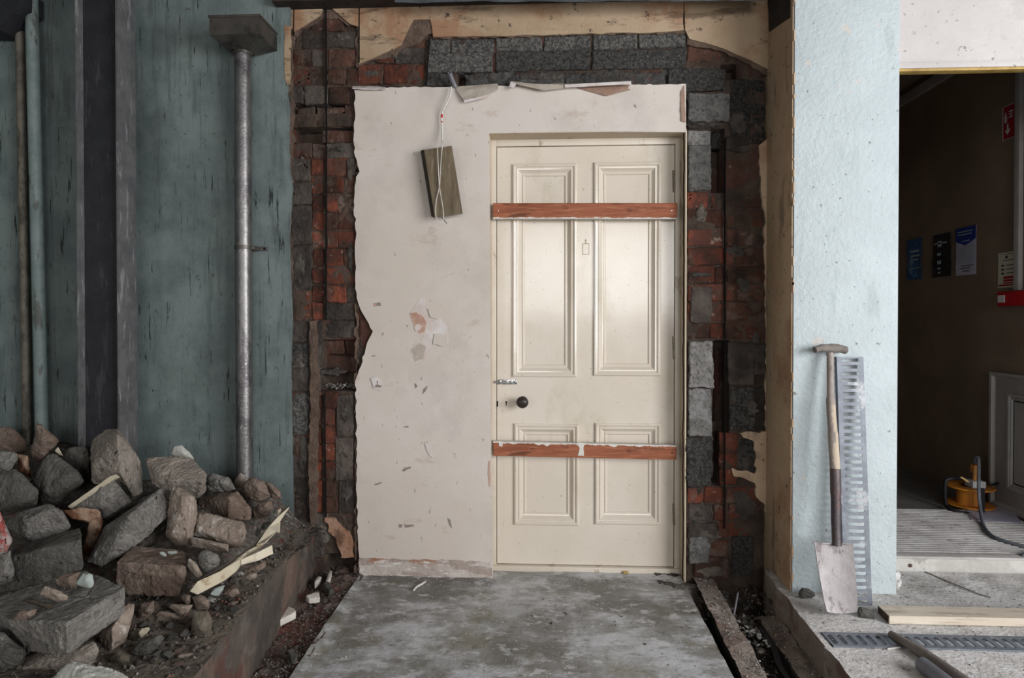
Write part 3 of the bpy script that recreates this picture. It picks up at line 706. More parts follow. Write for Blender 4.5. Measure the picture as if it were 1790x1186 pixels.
# keep only the downward run of the outline
run = [rp[0]]
for p in rp[1:]:
    if p.z < run[-1].z and p.x > run[0].x - .06: run.append(p)
    elif len(run) > 60: break
outl = [Vector((-2.78, YT, run[-1].z)), Vector((-2.78, YT, run[0].z))] + run
prism(b, outl, (0, .03, 0))
bmesh.ops.triangulate(b, faces=[f for f in b.faces if len(f.verts) > 4])
box(b, -2.78, P(500, 500, Y=YT).x - .01, YT + .028, YT + .2, -.1, CEIL)
struct('wall_left_bay', b, M['teal'], sharp=20)

# ---- tan reveal, pillar, lintel, doorway
XP0 = P(1387, 560, Y=YP).x; XP1 = P(1570, 560, Y=YP).x
b = bmesh.new()
box(b, XP0, XP1, YP, 3.0, -.2, CEIL, .004)
pillar = struct('wall_pillar', b, M['teal_light'])
b = bmesh.new()
prof = []
zz = ZR - .25
xr0 = XP0 - .006
box(b, xr0, XP0 - .001, YP + .006, YB + .03, -.2, CEIL)
obj('tan_reveal', b, M['ochre_side'], pillar)
# chips of old paint down the arris
b = bmesh.new()
rnd = random.Random(5)
for i in range(46):
    z = .12 + i * .055 + rnd.uniform(-.03, .03); h = rnd.uniform(.004, .045)
    if rnd.random() < .45: continue
    box(b, XP0 - .003, XP0 + rnd.uniform(.0005, .004), YP - .0012, YP + .006, z, z + h)
obj('arris_chips', b, M['ochre_side'], pillar)
# hollow lump of plaster at the pillar foot
def rock_hull(pts): 
    b = bmesh.new()
    for p in pts: b.verts.new(p)
    r = bmesh.ops.convex_hull(b, input=b.verts)
    dl = list({v for v in r['geom_interior'] + r['geom_unused'] if isinstance(v, bmesh.types.BMVert)})
    if dl: bmesh.ops.delete(b, geom=dl, context='VERTS')
    return b
zl = P(1680, 118, Y=YP + .02).z
b = bmesh.new()
box(b, XP1 - .01, 4.4, YP + .02, YP + .06, zl, CEIL)
lint = struct('wall_lintel', b, M['white_fascia'])
b = bmesh.new(); box(b, XP1 + .001, 4.4, YP + .008, YP + .03, zl - .004, zl + .022, .004); obj('bead', b, M['white_fascia'], lint)
b = bmesh.new(); box(b, XP1 + .001, 4.4, YP + .012, YP + .05, zl - .014, zl - .004, .002); obj('varnished_strip', b, M['yellow_wood'], lint)
# threshold
b = bmesh.new()
yt0 = P(1680, 1000, Z=ZR).y
box(b, XP1 - .02, 4.4, yt0, 3.05, -.1, ZM - .006, .004); rough(b, .001, 20, 1)
thr = struct('trim_1', b, M['aluminium'])
b = bmesh.new(); box(b, XP1 + .001, 4.4, yt0 - .006, yt0 + .05, ZM - .008, ZM + .002, .002); obj('nosing', b, M['white_fascia'], thr)
b = bmesh.new(); c = P(1591, 989, Y=yt0 - .001); lathe(b, c + Vector((0, -.004, 0)), (0, 1, 0), [(.001, 0), (.008, .001), (.008, .005)], 14); obj('screw_head', b, M['wood_end'], thr)
# room beyond
XW = 2.50
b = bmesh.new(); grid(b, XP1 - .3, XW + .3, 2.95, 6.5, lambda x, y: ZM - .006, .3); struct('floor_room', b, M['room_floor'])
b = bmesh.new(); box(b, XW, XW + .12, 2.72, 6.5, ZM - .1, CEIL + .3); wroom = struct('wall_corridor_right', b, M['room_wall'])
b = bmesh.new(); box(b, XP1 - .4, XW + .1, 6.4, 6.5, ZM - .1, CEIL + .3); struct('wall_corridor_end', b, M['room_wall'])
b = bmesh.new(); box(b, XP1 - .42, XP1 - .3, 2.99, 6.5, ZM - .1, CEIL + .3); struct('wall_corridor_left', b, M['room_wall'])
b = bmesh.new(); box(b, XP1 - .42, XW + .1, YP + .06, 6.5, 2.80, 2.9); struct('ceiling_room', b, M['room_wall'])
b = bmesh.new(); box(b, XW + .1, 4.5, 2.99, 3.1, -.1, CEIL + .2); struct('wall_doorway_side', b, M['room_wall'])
def zline(px, py): return P(px, py, X=XW).z
z1 = zline(1576, 187); z2 = zline(1576, 176)
b = bmesh.new(); box(b, XW - .025, XW, 2.74, 6.4, z1, z2 + .02, .004); obj('cornice_rail', b, M['trim_white'], wroom)
b = bmesh.new(); z3 = zline(1576, 155); box(b, XW - .02, XW, 2.74, 6.4, z3, z3 + .03, .004); obj('cornice_rail', b, M['trim_white'], wroom)
# ceiling and unseen shell of the place
b = bmesh.new(); box(b, -2.85, 4.5, -5.2, 2.95, CEIL, CEIL + .1); struct('ceiling', b, M['ceil'])
b = bmesh.new(); box(b, -2.88, -2.76, -5.2, 3.0, -.2, CEIL); struct('wall_left', b, M['teal'])
b = bmesh.new()
box(b, 3.6, 3.7, -5.2, -1.95, -.2, CEIL); box(b, 3.6, 3.7, .85, 3.1, -.2, CEIL); box(b, 3.6, 3.7, -1.95, .85, -.2, .7); box(b, 3.6, 3.7, -1.95, .85, 2.7, CEIL)
struct('wall_right', b, M['shell'])
b = bmesh.new()
box(b, -2.85, -.65, -5.2, -5.1, -.2, CEIL); box(b, 2.55, 4.5, -5.2, -5.1, -.2, CEIL); box(b, -.65, 2.55, -5.2, -5.1, -.2, 1.25)
struct('wall_rear', b, M['shell'])
b = bmesh.new(); box(b, -2.85, 4.5, -5.2, -1.15, -.15, -.02); struct('floor_rear', b, M['slab'])
# soffit above the wall: sooty timber and a hanging sheet edge
b = bmesh.new(); zs = P(900, 14, Y=2.80).z
box(b, P(478, 10, Y=2.8).x, P(1345, 10, Y=2.8).x, 2.78, YB + .02, P(700, 1, Y=2.8).z, CEIL)
struct('ceiling_timber', b, M['sooty'])
b = bmesh.new()
n = 60; top = []; bot = []
x0 = P(880, 5, Y=2.72).x; x1 = P(1338, 5, Y=2.72).x
prev = None
for i in range(n + 1):
    t = i / n; px = lerp(690, 1338, t)
    yy = lerp(4, 1, t) + 2.5 * noise.noise(Vector((t * 7, 0, 0))) + 1.5 * noise.noise(Vector((t * 23, 2, 0)))
    p = P(px, yy, Y=2.72 + .006 * math.sin(t * 40)); q = Vector((p.x, p.y, CEIL - .005))
    cur = (b.verts.new(p), b.verts.new(q))
    if prev: b.faces.new((prev[0], cur[0], cur[1], prev[1]))
    prev = cur
bmesh.ops.solidify(b, geom=b.faces[:], thickness=.006)
struct('ceiling_flashing', b, M['lead'])
b = bmesh.new(); prism(b, [Vector((XP0 - .009, 2.60, P(1383, 30, Y=2.6).z)), Vector((XP0 - .009, 2.84, P(1347, 56, Y=2.84).z)), Vector((XP0 - .009, 2.87, CEIL)), Vector((XP0 - .009, 2.60, CEIL))], (.004, 0, 0)); bmesh.ops.triangulate(b, faces=b.faces[:]); refine(b, .02, 5); rough(b, .002, 20, 2)
obj('sooty_patch', b, M['sooty'], pillar)

# ================================================================== DOOR
def at(px, py, Y=YD): return P(px, py, Y=Y)
dx0, dx1 = at(869, 620).x, at(1178, 620).x
dz1 = at(1023, 256).z; dz0 = at(1023, 988).z
b = bmesh.new()
T = .045
def pr(px0, py0, px1, py1):
    a = at(px0, (py0 + py1) / 2); c = at(px1, (py0 + py1) / 2); m_ = (px0 + px1) / 2
    return a.x, c.x, at(m_, py1).z, at(m_, py0).z
PAN = [pr(896, 287, 1008, 659), pr(1038, 284, 1155, 657), pr(899, 741, 1012, 918), pr(1040, 740, 1155, 917)]
# stiles, rails and muntins leave four openings
i_ = .012
def leafbox(x0, x1, z0, z1): box(b, x0, x1, YD, YD + T, z0, z1)
hL0, hL1 = PAN[0][0] + i_, PAN[0][1] - i_; hR0, hR1 = PAN[1][0] + i_, PAN[1][1] - i_
upz0, upz1 = PAN[0][2] + i_, PAN[0][3] - i_; loz0, loz1 = PAN[2][2] + i_, PAN[2][3] - i_
leafbox(dx0, hL0, dz0, dz1); leafbox(hR1, dx1, dz0, dz1)
leafbox(hL0, hR1, upz1, dz1); leafbox(hL0, hR1, loz1, upz0); leafbox(hL0, hR1, dz0, loz0)
leafbox(hL1, hR0, upz0, upz1); leafbox(hL1, hR0, loz0, loz1)
door = struct('door_1', b, M['door'], sharp=30)
def frame(b, x0, x1, z0, z1, prof, y):
    """mitred moulding: prof (inset, projection toward viewer)"""
    loops = []
    for ins, dep in prof:
        loops.append([b.verts.new((X, y - dep, Z)) for X, Z in ((x0 + ins, z0 + ins), (x1 - ins, z0 + ins), (x1 - ins, z1 - ins), (x0 + ins, z1 - ins))])
    for A, B in zip(loops, loops[1:]):
        for k in range(4): b.faces.new((A[k], A[(k + 1) % 4], B[(k + 1) % 4], B[k]))
    bmesh.ops.recalc_face_normals(b, faces=b.faces)
prof = [(0, 0), (0, .007), (.002, .010), (.008, .012), (.013, .010), (.016, .005), (.019, .004), (.022, .007), (.027, .006), (.034, -.002), (.042, -.008), (.046, -.009), (.047, -.006), (.052, -.006), (.055, -.009), (.058, -.013)]
for p in PAN:
    b = bmesh.new(); frame(b, *p, prof, YD); obj('panel_moulding', b, M['door'], door, sharp=18)
    b = bmesh.new(); box(b, p[0] + .010, p[1] - .010, YD + .012, YD + .03, p[2] + .010, p[3] - .010); obj('door_panel', b, M['door'], door)
# knob, keyhole, bolt, hinges, mark of a lost knocker
b = bmesh.new(); c = at(914, 701)
lathe(b, c + Vector((0, .001, 0)), (0, -1, 0), [(.0, 0), (.022, 0), (.022, .004), (.010, .008), (.009, .030), (.018, .036), (.026, .046), (.028, .056), (.026, .066), (.018, .074), (.008, .077), (0, .0775)], 36)
obj('door_knob', b, M['knob'], door)['label'] = 'round dark brown knob'
b = bmesh.new(); c = at(885, 706)
box(b, c.x - .002, c.x + .002, YD - .0008, YD + .001, c.z - .010, c.z + .006); lathe(b, c + Vector((0, -.0008, .007)), (0, 1, 0), [(0, 0), (.0042, 0), (.0042, .002)], 16)
obj('keyhole', b, M['black'], door)
b = bmesh.new(); c = at(885, 690)
lathe(b, c + Vector((0, -.001, 0)), (0, 1, 0), [(0, 0), (.008, 0), (.009, .003)], 20); obj('escutcheon_mark', b, M['jamb'], door)
b = bmesh.new(); a = at(871, 668); c = at(904, 668)
box(b, a.x, c.x, YD - .003, YD + .001, a.z - .011, a.z + .011, .001)
bolt = obj('slide_bolt', b, M['chrome'], door); bolt['label'] = 'small chromed slide bolt'
b = bmesh.new(); tube(b, [a + Vector((-.018, -.010, 0)), c + Vector((-.01, -.010, 0))], .0062, 14); obj('bolt_bar', b, M['chrome'], bolt)
b = bmesh.new()
for t in (.12, .5, .72): 
    q = a.lerp(c, t); box(b, q.x - .006, q.x + .006, YD - .0175, YD - .002, q.z - .0095, q.z + .0095, .002)
obj('bolt_guide', b, M['chrome'], bolt)
b = bmesh.new()
for t in (.08, .93):
    for s in (-1, 1):
        q = a.lerp(c, t); lathe(b, q + Vector((0, -.0045, s * .0078)), (0, 1, 0), [(0, 0), (.0025, .0005), (.003, .002)], 10)
obj('bolt_screw', b, M['ink'], bolt)
b = bmesh.new(); q = at(1024, 433)
box(b, q.x - .016, q.x + .016, YD - .0012, YD + .001, q.z - .033, q.z + .020); 
lathe(b, q + Vector((0, -.001, .034)), (0, 1, 0), [(0, 0), (.0045, 0), (.0045, .002)], 14); box(b, q.x - .002, q.x + .002, YD - .0012, YD + .001, q.z + .018, q.z + .034)
obj('knocker_mark', b, M['ghost'], door)['label'] = 'bare mark left by a removed door knocker'
b = bmesh.new(); box(b, q.x - .013, q.x + .013, YD - .0018, YD + .001, q.z - .030, q.z + .016); obj('knocker_mark', b, M['door'], door)
for py0, py1 in ((298, 336), (588, 628), (881, 919)):
    a = at(1177.5, py0, YD - .006); c = at(1178.5, py1, YD - .006)
    b = bmesh.new(); nseg = 5
    for k in range(nseg):
        p0 = a.lerp(c, k / nseg + .01); p1 = a.lerp(c, (k + 1) / nseg - .01); tube(b, [p0, p1], .0055, 12)
    h = obj('hinge', b, M['brass_dull'], door)
    b = bmesh.new(); box(b, a.x - .002, a.x + .012, YD - .003, YD + .002, c.z, a.z); obj('hinge_leaf', b, M['brass_dull'], h)
# frame round the leaf
b = bmesh.new()
fx0 = xR0; fx1 = xR1
g = .003
box(b, fx0, dx0 - g, YD - .008, YD + .06, dz0 - .01, zH, .002); box(b, dx1 + g, fx1, YD - .008, YD + .06, dz0 - .01, zH, .002)
box(b, dx0 - g, dx1 + g, YD - .008, YD + .06, dz1 + g, zH, .002)
fr = struct('trim_2', b, M['jamb'])
b = bmesh.new(); box(b, fx0 - .002, fx1 + .002, YD - .022, YD + .06, -.012, dz0 - .004, .003); rough(b, .0008, 20, 3); obj('sill', b, M['jamb'], fr)
b = bmesh.new(); box(b, dx0 - .02, dx1 + .02, YD + .046, YD + .06, dz0 - .01, dz1 + .02); obj('door_stop', b, M['black'], fr)
b = bmesh.new(); q = at(1190, 560)
for y0, y1 in ((281, 322), (345, 362), (408, 420), (428, 450), (508, 516), (745, 790), (858, 932)):
    a = P(1189, y0, Y=YD - .010); c = P(1189, y1, Y=YD - .010); box(b, a.x - .001, a.x + .0015, YD - .0105, YD - .006, c.z, a.z)
obj('paint_cracks', b, M['ghost'], fr)
b = bmesh.new(); q = at(870, 706); box(b, q.x - .004, q.x + .002, YD - .010, YD - .006, q.z - .013, q.z + .013); obj('keep_slot', b, M['black'], fr)

# ---- two battens nailed across the door
def batten(name, pa, pb, h, label, white, seed):
    yf = YD - .052
    A = P(*pa, Y=yf); B = P(*pb, Y=yf)     # centre-left and centre-right of the front face
    hh = h / 2 / F * yf
    t = thing(name, (A.x + (B.x - A.x) / 2, yf + .02, min(A.z, B.z) - hh), label, 'plank', 'planks nailed across the door')
    b = bmesh.new()
    for (p, q) in ((A, B),):
        vs = [(p.x, yf, p.z - hh), (q.x, yf, q.z - hh), (q.x, yf, q.z + hh), (p.x, yf, p.z + hh)]
        prism(b, [Vector(v) for v in vs], (0, .034, 0))
    bmesh.ops.bevel(b, geom=b.edges[:], offset=.0025, segments=2, affect='EDGES')
    bmesh.ops.triangulate(b, faces=b.faces[:]); refine(b, .03, 5); rough(b, .0012, 14, seed)
    obj('plank', b, M['wood_red'], t)
    # paint left along one edge
    b = bmesh.new(); rnd = random.Random(seed); n = 130; prev = None
    side = -1 if white == 'bottom' else 1
    for i in range(n + 1):
        u = i / n; c = A.lerp(B, u)
        w = .0025 + .008 * max(0, noise.noise(Vector((u * 22, seed, 0))) + .12) + .002 * rnd.random()
        if white == 'top': w *= 1.5
        ze = c.z + side * (hh + .001)
        cur = [b.verts.new((c.x, yf - .0015, ze)), b.verts.new((c.x, yf - .0015, ze - side * w)), b.verts.new((c.x, yf + .034, ze))]
        if prev:
            b.faces.new((prev[0], cur[0], cur[1], prev[1])); b.faces.new((prev[2], cur[2], cur[0], prev[0]))
        prev = cur
    bmesh.ops.recalc_face_normals(b, faces=b.faces); bmesh.ops.solidify(b, geom=b.faces[:], thickness=.0008)
    obj('paint_remnant', b, M['whitepaint'], t)['label'] = 'ragged white paint left along the edge'
    if white == 'top':
        for q in ([(1009, 774), (1022, 775), (1020, 786), (1021, 798), (1010, 797), (1013, 785)], [(871, 772), (879, 773), (878, 782), (872, 780)], [(945, 774), (968, 775), (955, 781)]):
            b = bmesh.new(); prism(b, [P(x, y, Y=yf - .0022) for x, y in jag(q, .6, 3, 4)], (0, .002, 0))
            obj('paint_remnant', b, M['whitepaint'], t)
    for u in ((.03, .97) if white == 'bottom' else (.975,)):
        b = bmesh.new()
        c = A.lerp(B, u); lathe(b, (c.x, yf - .0022, c.z), (0, 1, 0), [(0, 0), (.003, .0004), (.0036, .003)], 12)
        obj('nail_head', b, M['chrome' if white == 'bottom' else 'ink'], t)
    return t
batten('nailed_plank', (861.5, 368.5), (1184, 368.5), 27, 'red-brown stripped wooden plank nailed across the upper panels of the cream door', 'bottom', 3)
batten('nailed_plank', (862, 785), (1183, 792), 25, 'red-brown plank with flaking white top edge nailed across the lower panels of the cream door', 'top', 9)

# ================================================================== LEFT: column, pipes, hopper
gz = ZL
X0 = P(133, 400, Y=2.60).x; X1 = P(208, 400, Y=2.60).x
t = thing('steel_column', ((X0 + X1) / 2, 2.66, gz), 'dark painted steel column with a dusty right flange coloured as lit, standing against the teal wall', 'column')
b = bmesh.new(); box(b, X0 + .010, X1 - .010, 2.635, 2.647, gz, CEIL); obj('web', b, M['steel'], t)
b = bmesh.new(); box(b, X1 - .012, X1, 2.60, 2.716, gz, CEIL, .002); obj('flange', b, M['steel_dust_lit'], t)['label'] = 'dusty outer flange coloured paler as if lit'
b = bmesh.new(); box(b, X0, X0 + .010, 2.60, 2.716, gz, CEIL, .002); obj('flange', b, M['steel_dust_lit'], t)
def pipe(name, p0, p1, Y, r, m, label):
    a = P(*p0, Y=Y); c = P(*p1, Y=Y); dirv = (c - a).normalized()
    top = a - dirv * ((CEIL - .001 - a.z) / -dirv.z * 1) if False else a + (a - c) * ((CEIL - .002 - a.z) / (a.z - c.z))
    bot = c + (c - a) * ((c.z - gz) / (a.z - c.z))
    b = bmesh.new(); tube(b, [top, bot], r, 24)
    return tag(obj(name, b, m, origin=bot), label, 'pipe')
pipe('painted_pipe', (55, 0), (73, 740), 2.775, .026, M['pipe_paint'], 'teal-painted vertical pipe leaning slightly on the far left wall')
pipe('grimy_pipe', (34, 0), (47, 740), 2.80, .019, M['pipe_brown'], 'thin grimy brown pipe just left of the teal-painted pipe')
# pipe clip on pair
# rainwater hopper and downpipe
hx0 = P(366, 45, Y=2.66).x; hx1 = P(454, 45, Y=2.66).x
hz1 = P(410, 28, Y=2.66).z; hz0 = P(410, 60, Y=2.66).z; pc = P(425, 300, Y=2.775); pz = P(425, 92, Y=2.775).z
t = thing('rainwater_hopper', (pc.x, 2.775, gz), 'grey metal rainwater hopper head with its round downpipe on the teal wall', 'downpipe')
b = bmesh.new()
hb = 2.834
def ringv(z, x0, x1, y0, y1): return [b.verts.new(v) for v in ((x0, y0, z), (x1, y0, z), (x1, y1, z), (x0, y1, z))]
r0 = ringv(hz1, hx0, hx1, 2.66, hb); r1 = ringv(hz0, hx0, hx1, 2.66, hb); r2 = ringv(pz, pc.x - .038, pc.x + .038, 2.737, 2.813)
for A, B in ((r0, r1), (r1, r2)):
    for k in range(4): b.faces.new((A[k], A[(k + 1) % 4], B[(k + 1) % 4], B[k]))
bmesh.ops.recalc_face_normals(b, faces=b.faces); bmesh.ops.solidify(b, geom=b.faces[:], thickness=.003)
obj('hopper_head', b, M['zinc_dark'], t)
b = bmesh.new()
for (xa_, xb_, ya, yb_) in ((hx0 - .004, hx1 + .004, 2.654, 2.662), (hx0 - .004, hx0 + .003, 2.66, hb), (hx1 - .003, hx1 + .004, 2.66, hb)): box(b, xa_, xb_, ya, yb_, hz1 - .006, hz1 + .004, .001)
obj('hopper_rim', b, M['zinc_dark'], t)
b = bmesh.new()
tube(b, [(pc.x, 2.775, pz + .01), (pc.x, 2.775, gz)], .0355, 28)
obj('downpipe', b, M['zinc'], t)
b = bmesh.new(); tube(b, [(pc.x, 2.775, pz + .006), (pc.x, 2.775, pz - .012)], .041, 28); obj('collar', b, M['zinc_dark'], t)
b = bmesh.new(); zc = P(425, 433, Y=2.775).z; tube(b, [(pc.x, 2.775, zc + .009), (pc.x, 2.775, zc - .009)], .0395, 28)
box(b, pc.x - .006, pc.x + .085, 2.822, 2.834, zc - .009, zc + .009, .002); box(b, pc.x + .03, pc.x + .05, 2.775, 2.83, zc - .009, zc + .009, .002)
br = obj('pipe_bracket', b, M['zinc_dark'], t)
b = bmesh.new(); lathe(b, (pc.x + .075, 2.8215, zc), (0, 1, 0), [(0, 0), (.006, 0), (.006, .002)], 12); obj('bracket_hole', b, M['black'], br)
# dark gusset in the upper left corner
b = bmesh.new(); Yg = 2.70
prism(b, [P(-60, -20, Y=Yg), P(38, -20, Y=Yg), P(38, 12, Y=Yg), P(22, 24, Y=Yg), P(-4, 50, Y=Yg), P(-60, 50, Y=Yg)], (0, .12, 0))
tag(obj('steel_gusset', b, M['steel'], origin=base_of(b)), 'black angled steel gusset in the top left corner above the pipes', 'bracket')

# ================================================================== hanging board and cable
b = rock_hull([P(741, 262, Y=2.795), P(790, 255, Y=2.815), P(809, 374, Y=2.812), P(760, 381, Y=2.792), P(735, 263, Y=2.838), P(754, 379, Y=2.838), P(788, 257, Y=2.85), P(806, 372, Y=2.85)])
bmesh.ops.dissolve_limit(b, angle_limit=.05, verts=b.verts, edges=b.edges)
for f in b.faces: f.material_index = 0 if f.normal.y < -.8 else 1
b.normal_update()
bmesh.ops.recalc_face_normals(b, faces=b.faces)
for f in b.faces: f.material_index = 0 if f.normal.y < -.7 else 1
bmesh.ops.bevel(b, geom=b.edges[:], offset=.0015, segments=1, affect='EDGES')
org = base_of(b)
t = thing('hanging_board', org, 'olive-brown board offcut hanging askew by a white cord on the plaster panel', 'board')
obj('board', b, [M['wood_board'], M['wood_side']], t, sharp=25)
b = bmesh.new(); tube(b, [P(772, 380, Y=2.79), P(781, 391, Y=2.782)], .0016, 8); obj('nail', b, M['ink'], t)
b = bmesh.new(); tube(b, [P(786, 127, Y=2.80), P(789, 136, Y=2.82), P(796, 152, Y=2.85)], .010, 18, caps=False); bmesh.ops.solidify(b, geom=b.faces[:], thickness=.002)
tag(obj('conduit_stub', b, M['tubegrey'], origin=base_of(b)), 'short grey conduit end poking out of the wall above the white cord', 'pipe')
thick = spline([P(789, 152, Y=2.835), P(787, 165, Y=2.83), P(782, 178, Y=2.83), P(774, 193, Y=2.835), P(772, 208, Y=2.838), P(773, 225, Y=2.835), P(773, 246, Y=2.82)], 6)
loop1 = spline([P(773, 246, Y=2.82), P(773, 257, Y=2.795), P(771, 280, Y=2.790), P(768, 325, Y=2.787), P(763, 350, Y=2.785), P(761, 370, Y=2.782), P(764, 384, Y=2.782), P(770, 389, Y=2.782), P(775, 383, Y=2.784), P(774, 362, Y=2.787), P(768, 325, Y=2.784), P(766, 290, Y=2.788), P(765, 258, Y=2.792), P(766, 255, Y=2.806), P(772, 254, Y=2.812)], 8)
t = thing('electric_cable', P(772, 389, Y=2.80), 'white cable with red marks coming out of the wall and looped round the hanging board', 'cord')
b = bmesh.new(); tube(b, thick, .0042, 12); cb_ = obj('cable', b, M['cord'], t)
b = bmesh.new(); tube(b, loop1, .0017, 8); obj('cord_loop', b, M['cord'], t)
b = bmesh.new()
for q0, q1 in (((774, 193), (773.5, 195)), ((772.5, 200), (772, 206)), ((772.2, 212), (772.3, 214))):
    tube(b, [P(*q0, Y=2.8365), P(*q1, Y=2.8375)], .0048, 12)
obj('red_mark', b, M['red'], cb_)['label'] = 'red bands on the cable'

# ================================================================== spade and gratings
t_top = P(1451, 612, Y=2.53)
n1 = P(1455, 640, Y=2.527); s0 = P(1459, 826, Y=2.455); s1 = P(1462, 950, Y=2.405); foot = P(1463, 1075, Y=2.338)
t = thing('spade', (foot.x, foot.y, ZR), 'dusty spade with a wooden T handle leaning on the pale teal pillar', 'spade')
b = bmesh.new()
tube(b, spline([P(1451, 617, Y=2.528), P(1452, 700, Y=2.50), P(1456, 760, Y=2.478), P(1460, 826, Y=2.455)], 8), [.0125] * 8 + [.0165] * 8 + [.0185] * 9, 18)
obj('shaft', b, M['wood_grey'], t)
b = bmesh.new()
tube(b, spline([P(1424, 612, Y=2.512), P(1436, 609, Y=2.520), P(1452, 609, Y=2.526), P(1468, 610, Y=2.530), P(1480, 613, Y=2.532)], 5), [.0125] * 5 + [.0155] * 5 + [.018] * 5 + [.0155] * 5 + [.0125], 18)
obj('t_handle', b, M['wood_dusty'], t)
b = bmesh.new()
tube(b, spline([P(1460, 820, Y=2.457), P(1461, 870, Y=2.437), P(1461.5, 920, Y=2.418), P(1463, 955, Y=2.402)], 6), [.0195] * 6 + [.0175] * 6 + [.0165] * 7, 16)
obj('socket', b, M['spade_neck'], t)
b = bmesh.new()
def lf(px, py): 
    return 2.405 + (py - 950) / 125 * (2.338 - 2.405)
rowsS = []
L_ = [(1423, 950), (1428, 985), (1434, 1020), (1440, 1052), (1445, 1070)]; R_ = [(1491, 952), (1494, 985), (1497, 1020), (1499, 1052), (1498, 1070)]
for (a, c) in zip(L_, R_):
    r = []
    for k in range(9):
        u = k / 8; x = lerp(a[0], c[0], u); y = lerp(a[1], c[1], u) + (3 * (1 - (2 * u - 1) ** 2) if a[1] > 1060 else 0)
        r.append(b.verts.new(P(x, y, Y=lf(x, y) + .012 * (1 - (2 * u - 1) ** 2))))
    rowsS.append(r)
for r0_, r1_ in zip(rowsS, rowsS[1:]):
    for k in range(8): b.faces.new((r0_[k], r0_[k + 1], r1_[k + 1], r1_[k]))
bmesh.ops.recalc_face_normals(b, faces=b.faces); bmesh.ops.solidify(b, geom=b.faces[:], thickness=.003)
obj('blade', b, M['spade'], t)
b = bmesh.new(); tube(b, [P(1422, 950, Y=2.402), P(1452, 951, Y=2.408)], .0035, 10); obj('tread', b, M['spade'], t); b = bmesh.new(); tube(b, [P(1472, 951, Y=2.408), P(1492, 952, Y=2.402)], .0035, 10); obj('tread', b, M['spade'], t)

def grating(name, O, U, V, N, w, L, n, label, th=.018, slotw=.62):
    """O corner, U across, V along, N outward normal"""
    t = thing(name, O, label, 'grating')
    b = bmesh.new(); rail = w * (1 - slotw) / 2
    def bx(u0, u1, v0, v1, d0, d1):
        pts = [O + U * u0 + V * v0 + N * d0, O + U * u1 + V * v0 + N * d0, O + U * u1 + V * v1 + N * d0, O + U * u0 + V * v1 + N * d0]
        prism(b, pts, N * (d1 - d0))
    p = L / n
    bar = p * .5
    # outer rails
    bx(0, rail, 0, L, 0, .003); bx(w - rail, w, 0, L, 0, .003)
    for k in range(n + 1):
        v = k * p; a0 = max(0, v - bar / 2); a1 = min(L, v + bar / 2)
        bx(rail, w - rail, a0, a1, 0, .003)
    # rounded ends of each slot
    for k in range(n):
        v0 = k * p + bar / 2; v1 = (k + 1) * p - bar / 2; r = (v1 - v0) / 2
        for side, uu in ((1, rail), (-1, w - rail)):
            for s in (0, 1):
                arc = [O + U * uu + V * (v0 if s == 0 else v1)]
                for q in range(5):
                    an = math.pi / 2 * q / 4
                    du = r - r * math.sin(an); dv = r - r * math.cos(an)
                    arc.append(O + U * (uu + side * (r - r * math.sin(an))) + V * ((v0 + (r - r * math.cos(an))) if s == 0 else (v1 - (r - r * math.cos(an)))))
                pts = [arc[0]] + arc[1:]
                try: prism(b, pts, N * .003)
                except Exception: pass
    obj('slotted_plate', b, M['grate'], t, sharp=30)
    b = bmesh.new(); bx(0, .003, 0, L, -th, .0); bx(w - .003, w, 0, L, -th, .0); obj('edge_flange', b, M['grate'], t)
    return t
g0 = P(1476, 1051, Y=2.462); g0.z = ZR + .001
gr_ = P(1524, 1051, Y=2.462); gt = P(1462, 624, Y=2.545)
U = (gr_ - g0); U.z = 0; w_ = U.length; U.normalize(); V = (gt - g0); Lg = V.length; V.normalize()
U = (U - V * U.dot(V)).normalized(); Ng = U.cross(V).normalized()
if Ng.y > 0: Ng = -Ng
grating('drain_grating', g0, U, V, Ng, w_, Lg, 36, 'long galvanised slotted drain grating leaning upright on the pillar behind the spade', slotw=.68)
# channel grating in the floor
Og = Vector((gx0 + .004, gy0 + .003, ZR + .001))
grating('channel_grating', Og, Vector((0, 1, 0)), Vector((1, 0, 0)), Vector((0, 0, 1)), gy1 - gy0 - .006, 2.0, 62, 'slotted drain grating set flush into the dusty right floor', slotw=.7, th=.015)
b = bmesh.new(); box(b, gx0, 4.4, gy0 - .002, gy1 + .002, -.02, .05); struct('floor_drain', b, M['pit'])
# ================================================================== right floor items
def slab_px(name, pts, th, m, label, cat, group=None, vec=None, bev=0, mats=None):
    b = bmesh.new(); prism(b, pts, vec or (0, 0, th))
    if bev: bmesh.ops.bevel(b, geom=b.edges[:], offset=bev, segments=2, affect='EDGES')
    return tag(obj(name, b, m, origin=base_of(b), sharp=25), label, cat, group)
b = bmesh.new()
f0 = P(1554, 1092, Z=ZR + .002); bk = P(1535, 1058.5, Z=ZR + .032)
x0 = f0.x; fy = f0.y; by = bk.y
prism(b, [Vector((x0, fy, ZR + .002)), Vector((3.0, fy + .012, ZR + .002)), Vector((3.0, by + .012, ZR + .002)), Vector((x0 + .004, by, ZR + .002))], (0, 0, .030))
bmesh.ops.bevel(b, geom=b.edges[:], offset=.002, segments=1, affect='EDGES')
b.normal_update()
for f in b.faces: f.material_index = 1 if f.normal.x < -.8 else 0
tag(obj('wooden_plank', b, [M['wood_pale'], M['wood_end']], origin=base_of(b), sharp=25), 'pale softwood plank with a dark sawn end lying on the dusty right floor', 'plank')
b = bmesh.new()
tube(b, [P(1557, 1109, Z=ZR + .018), P(1610, 1140, Z=ZR + .019), P(1720, 1215, Z=ZR + .019), P(1850, 1310, Z=ZR + .02)], [.012, .017, .018, .018], 18)
